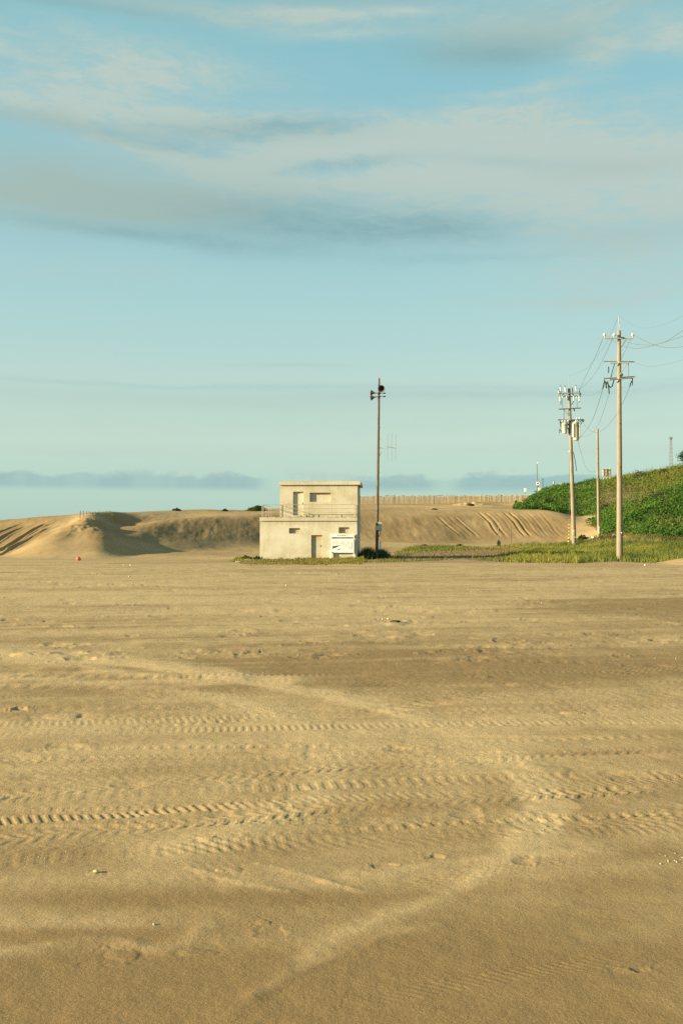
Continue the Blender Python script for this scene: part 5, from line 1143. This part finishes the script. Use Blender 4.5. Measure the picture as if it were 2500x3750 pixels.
# low brown screen at the crest of the hill
c0 = far_o(2060, 171); scn = empty('brush_screen', c0, 0, 'low brown brushwood screen on the brow of the hill left of the transformer pole', 'fence'); w_ = MB(); rg = random.Random(4)
for i in range(46):
    x_ = -.75 + i * .05; w_.tube([(x_, rg.uniform(-.03, .03), -.3), (x_ + rg.uniform(-.03, .03), 0, CAMZ + (HOR - 1771 + .12 * i) / FPX * 171 - c0.z + rg.uniform(-.1, .05))], .022, 5)
w_.build('pickets', M['picket'], scn); MB().tube([(-.8, .04, .5), (1.6, .04, .5)], .03, 6).build('rail', M['wood'], scn)
# wooden frame
Y = 166; c0 = far_o(2220, Y); wf_ = empty('wooden_hoarding', c0, 0, 'pale wooden panel nailed to three posts on the hill between the two rightmost poles', 'hoarding')
def Fw(x_, y_, dy=0): return W(x_, y_, Y + dy) - c0
a_, b2 = Fw(2205, 1745), Fw(2236, 1717); w_ = MB(); w_.box((a_.x, .06, a_.z), (b2.x, .09, b2.z)); w_.build('panel', M['board'], wf_)
for x_ in (2207.5, 2218.5, 2231): q = Fw(x_, 1712); MB().box((q.x - .05, -.05, -.5), (q.x + .05, .05, q.z)).build('post', M['picket'], wf_)
for y_ in (1719, 1744): a_, b2 = Fw(2205, y_, -.1), Fw(2237, y_, -.1); MB().box((a_.x, -.115, a_.z - .05), (b2.x, -.052, a_.z + .05)).build('rail', M['bark_pale'], wf_)
MB().tube([Fw(2214, 1742, -.15), Fw(2222, 1718, -.15)], .05, 6).build('brace', M['wood'], wf_)
# lattice tower far off
Y = 330; c0 = far_o(2456, Y); lt = empty('lattice_tower', c0, 0, 'slender grey lattice tower standing far behind the hill', 'tower'); H_ = CAMZ + (HOR - 1603) / FPX * Y - c0.z; w_ = MB(); h0 = 1.25
def half(z): return max(.22, .22 + (h0 - .22) * (1 - z / H_) ** 1.1)
corners = [(-1, -1), (1, -1), (1, 1), (-1, 1)]
for sx_, sy_ in corners: w_.tube([(sx_ * half(z), sy_ * half(z), z) for z in np.linspace(-.5, H_, 12)], .042, 5)
w_.build('legs', M['tower'], lt); w_ = MB(); zs = np.linspace(0, H_, 26)
for i in range(25):
    z0, z1 = zs[i], zs[i + 1]
    for j in range(4):
        (ax_, ay_), (bx_, by_) = corners[j], corners[(j + 1) % 4]; w_.tube([(ax_ * half(z0), ay_ * half(z0), z0), (bx_ * half(z1), by_ * half(z1), z1)], .03, 4); w_.tube([(ax_ * half(z1), ay_ * half(z1), z1), (bx_ * half(z1), by_ * half(z1), z1)], .028, 4)
w_.build('bracing', M['tower'], lt); w_ = MB(); w_.tube([(0, 0, H_ - .3), (0, 0, H_ + .5)], .09, 6); w_.box((-.45, -.45, H_ - .4), (.45, .45, H_ - .32)); w_.box((-.5, -.1, H_ - .3), (-.25, .1, H_ + .35)); w_.box((.25, -.1, H_ - .3), (.5, .1, H_ + .35)); w_.build('aerials', M['tower'], lt)

# ------------------------------------------------------------------ things lying about
c0 = put(288, 2053); k = c0.y / FPX; w_ = MB(); rb = 8.4 * k
w_.lathe([(rb * math.sin(a_), -rb * math.cos(a_)) for a_ in np.linspace(0.001, math.pi - .001, 16)], None, 24); w_.lathe([(.03, rb * .98), (.05, rb * 1.08), (.0, rb * 1.12)], Matrix.Rotation(1.9, 4, 'Y'), 10)
o = w_.build('buoy', M['red']); o.location = c0 + Vector((0, 0, rb * .72)); tag(o, 'faded red ball half sunk in the sand at the foot of the left dune', 'buoy')
def rock(name, px_, py_, wpx, hpx, label, cat, mm, seed, group=None, depth=None, rough=.3):
    c0 = put(px_, py_); k = c0.y / FPX; rx, rz = wpx * k / 2, hpx * k / 2; o = MB().blob((0, 0, 0), (rx, depth or rx, rz), seed, 2, rough).build(name, mm); o.location = c0 + Vector((0, 0, rz * .55)); return tag(o, label, cat, group)
def slabby(px_, py_, wpx, hpx, label, tilt, mm):
    c0 = put(px_, py_); k = c0.y / FPX; w_ = MB(); w_.bevbox((-wpx * k / 2, -.16, -.02), (wpx * k / 2, .16, hpx * k), .02); o = w_.build('broken_slab', mm); o.location = c0; o.rotation_euler = (0, R(tilt), R(8)); return tag(o, label, 'slab')
slabby(908, 2054, 22, 5.5, 'pale broken concrete slab lying at the grass edge left of the building', 4, M['stone']); slabby(873, 2059, 20, 3, 'low half buried slab, dimmer than the one beside it, left of the building', 1, M['board'])
rock('stone', 2170, 1972, 14, 9, 'white rounded rock in the grass left of the short pole', 'rock', M['white'], 5); rock('stone', 2247, 1962, 11, 9, 'pale rubble lump at the foot of the creeper left of the tall pole', 'rock', M['stone'], 6)
rock('stone', 2257, 1964, 8, 10, 'smaller pale rubble piece touching the tall pole on its left', 'rock', M['stone'], 7); rock('stone', 2288, 1963, 13, 7, 'tan rubble lump at the foot of the creeper right of the tall pole', 'rock', M['stone'], 8)
rock('soil_heap', 1553, 2001, 22, 8, 'small dark soil heap on the grassy bank nearer the building', 'soil heap', M['clod'], 9); rock('soil_heap', 1679, 2002, 24, 10, 'brown soil heap at the far end of the grassy bank', 'soil heap', M['clod'], 10)
rock('driftwood', 1446, 2282, 32, 7, 'dark clump of driftwood lying on the open sand', 'driftwood', M['clod'], 11, None, .12, .6)
rock('stone', 1421, 2268, 9, 8, 'pale yellow stone just above the dark driftwood clump', 'stone', M['stone'], 12); rock('stone', 1400, 2268, 6, 5, 'pinkish small stone left of the yellow stone near the driftwood', 'stone', M['board'], 13)
rock('litter', 480, 2071, 8, 6, 'larger white scrap of litter right of the red ball', 'litter', M['litter'], 14); rock('litter', 453, 2071, 4, 6, 'small upright white scrap between the red ball and the larger scrap', 'litter', M['litter'], 15); rock('litter', 474, 2112, 7, 5, 'pale scrap on the sand in front of the two white scraps', 'litter', M['stone'], 16)
rock('litter', 1048, 2145, 5, 7, 'single bright white scrap on the sand in front of the building', 'litter', M['litter'], 17); rock('litter', 2360, 2072, 6, 8, 'white scrap at the edge of the grass right of the tall pole', 'litter', M['litter'], 18)
rock('stone', 350, 3203, 20, 11, 'buff stone with a long shadow in the near sand at the left', 'stone', M['stone'], 19); rock('stone', 564, 3392, 11, 8, 'pale stone alone on the dark damp sand in front', 'stone', M['stone'], 20)
rg = random.Random(21)
for i in range(36):
    q = rg.random(); x_ = rg.uniform(0, 2500); y_ = 2085 + 1250 * q ** 1.5; s_ = rg.uniform(1.8, 4.2)
    rock('pebble', x_, y_, s_, s_ * rg.uniform(.7, 1.3), 'tiny pale pebble lying loose on the open sand', 'pebble', M['stone'], 100 + i, 'loose pebbles on the sand')
for i in range(16):
    x_ = rg.uniform(20, 900); y_ = 3140 + rg.gauss(0, 24); s_ = rg.uniform(2.5, 5.5)
    rock('pebble', x_, y_, s_, s_ * .8, 'tiny pale pebble in the gravelly patch of the near sand', 'pebble', M['stone'], 200 + i, 'pebbles of the gravelly patch')
for i in range(13):
    x_ = 2505 - abs(rg.gauss(0, 52)); y_ = 3150 + rg.gauss(0, 15) + (2500 - x_) * .12; s_ = rg.uniform(3.5, 8)
    rock('shell', x_, y_, s_, s_ * .7, 'pale shell fragment in the scatter at the right edge of the near sand', 'shell', M['shell'], 300 + i, 'shell fragments at the right edge')
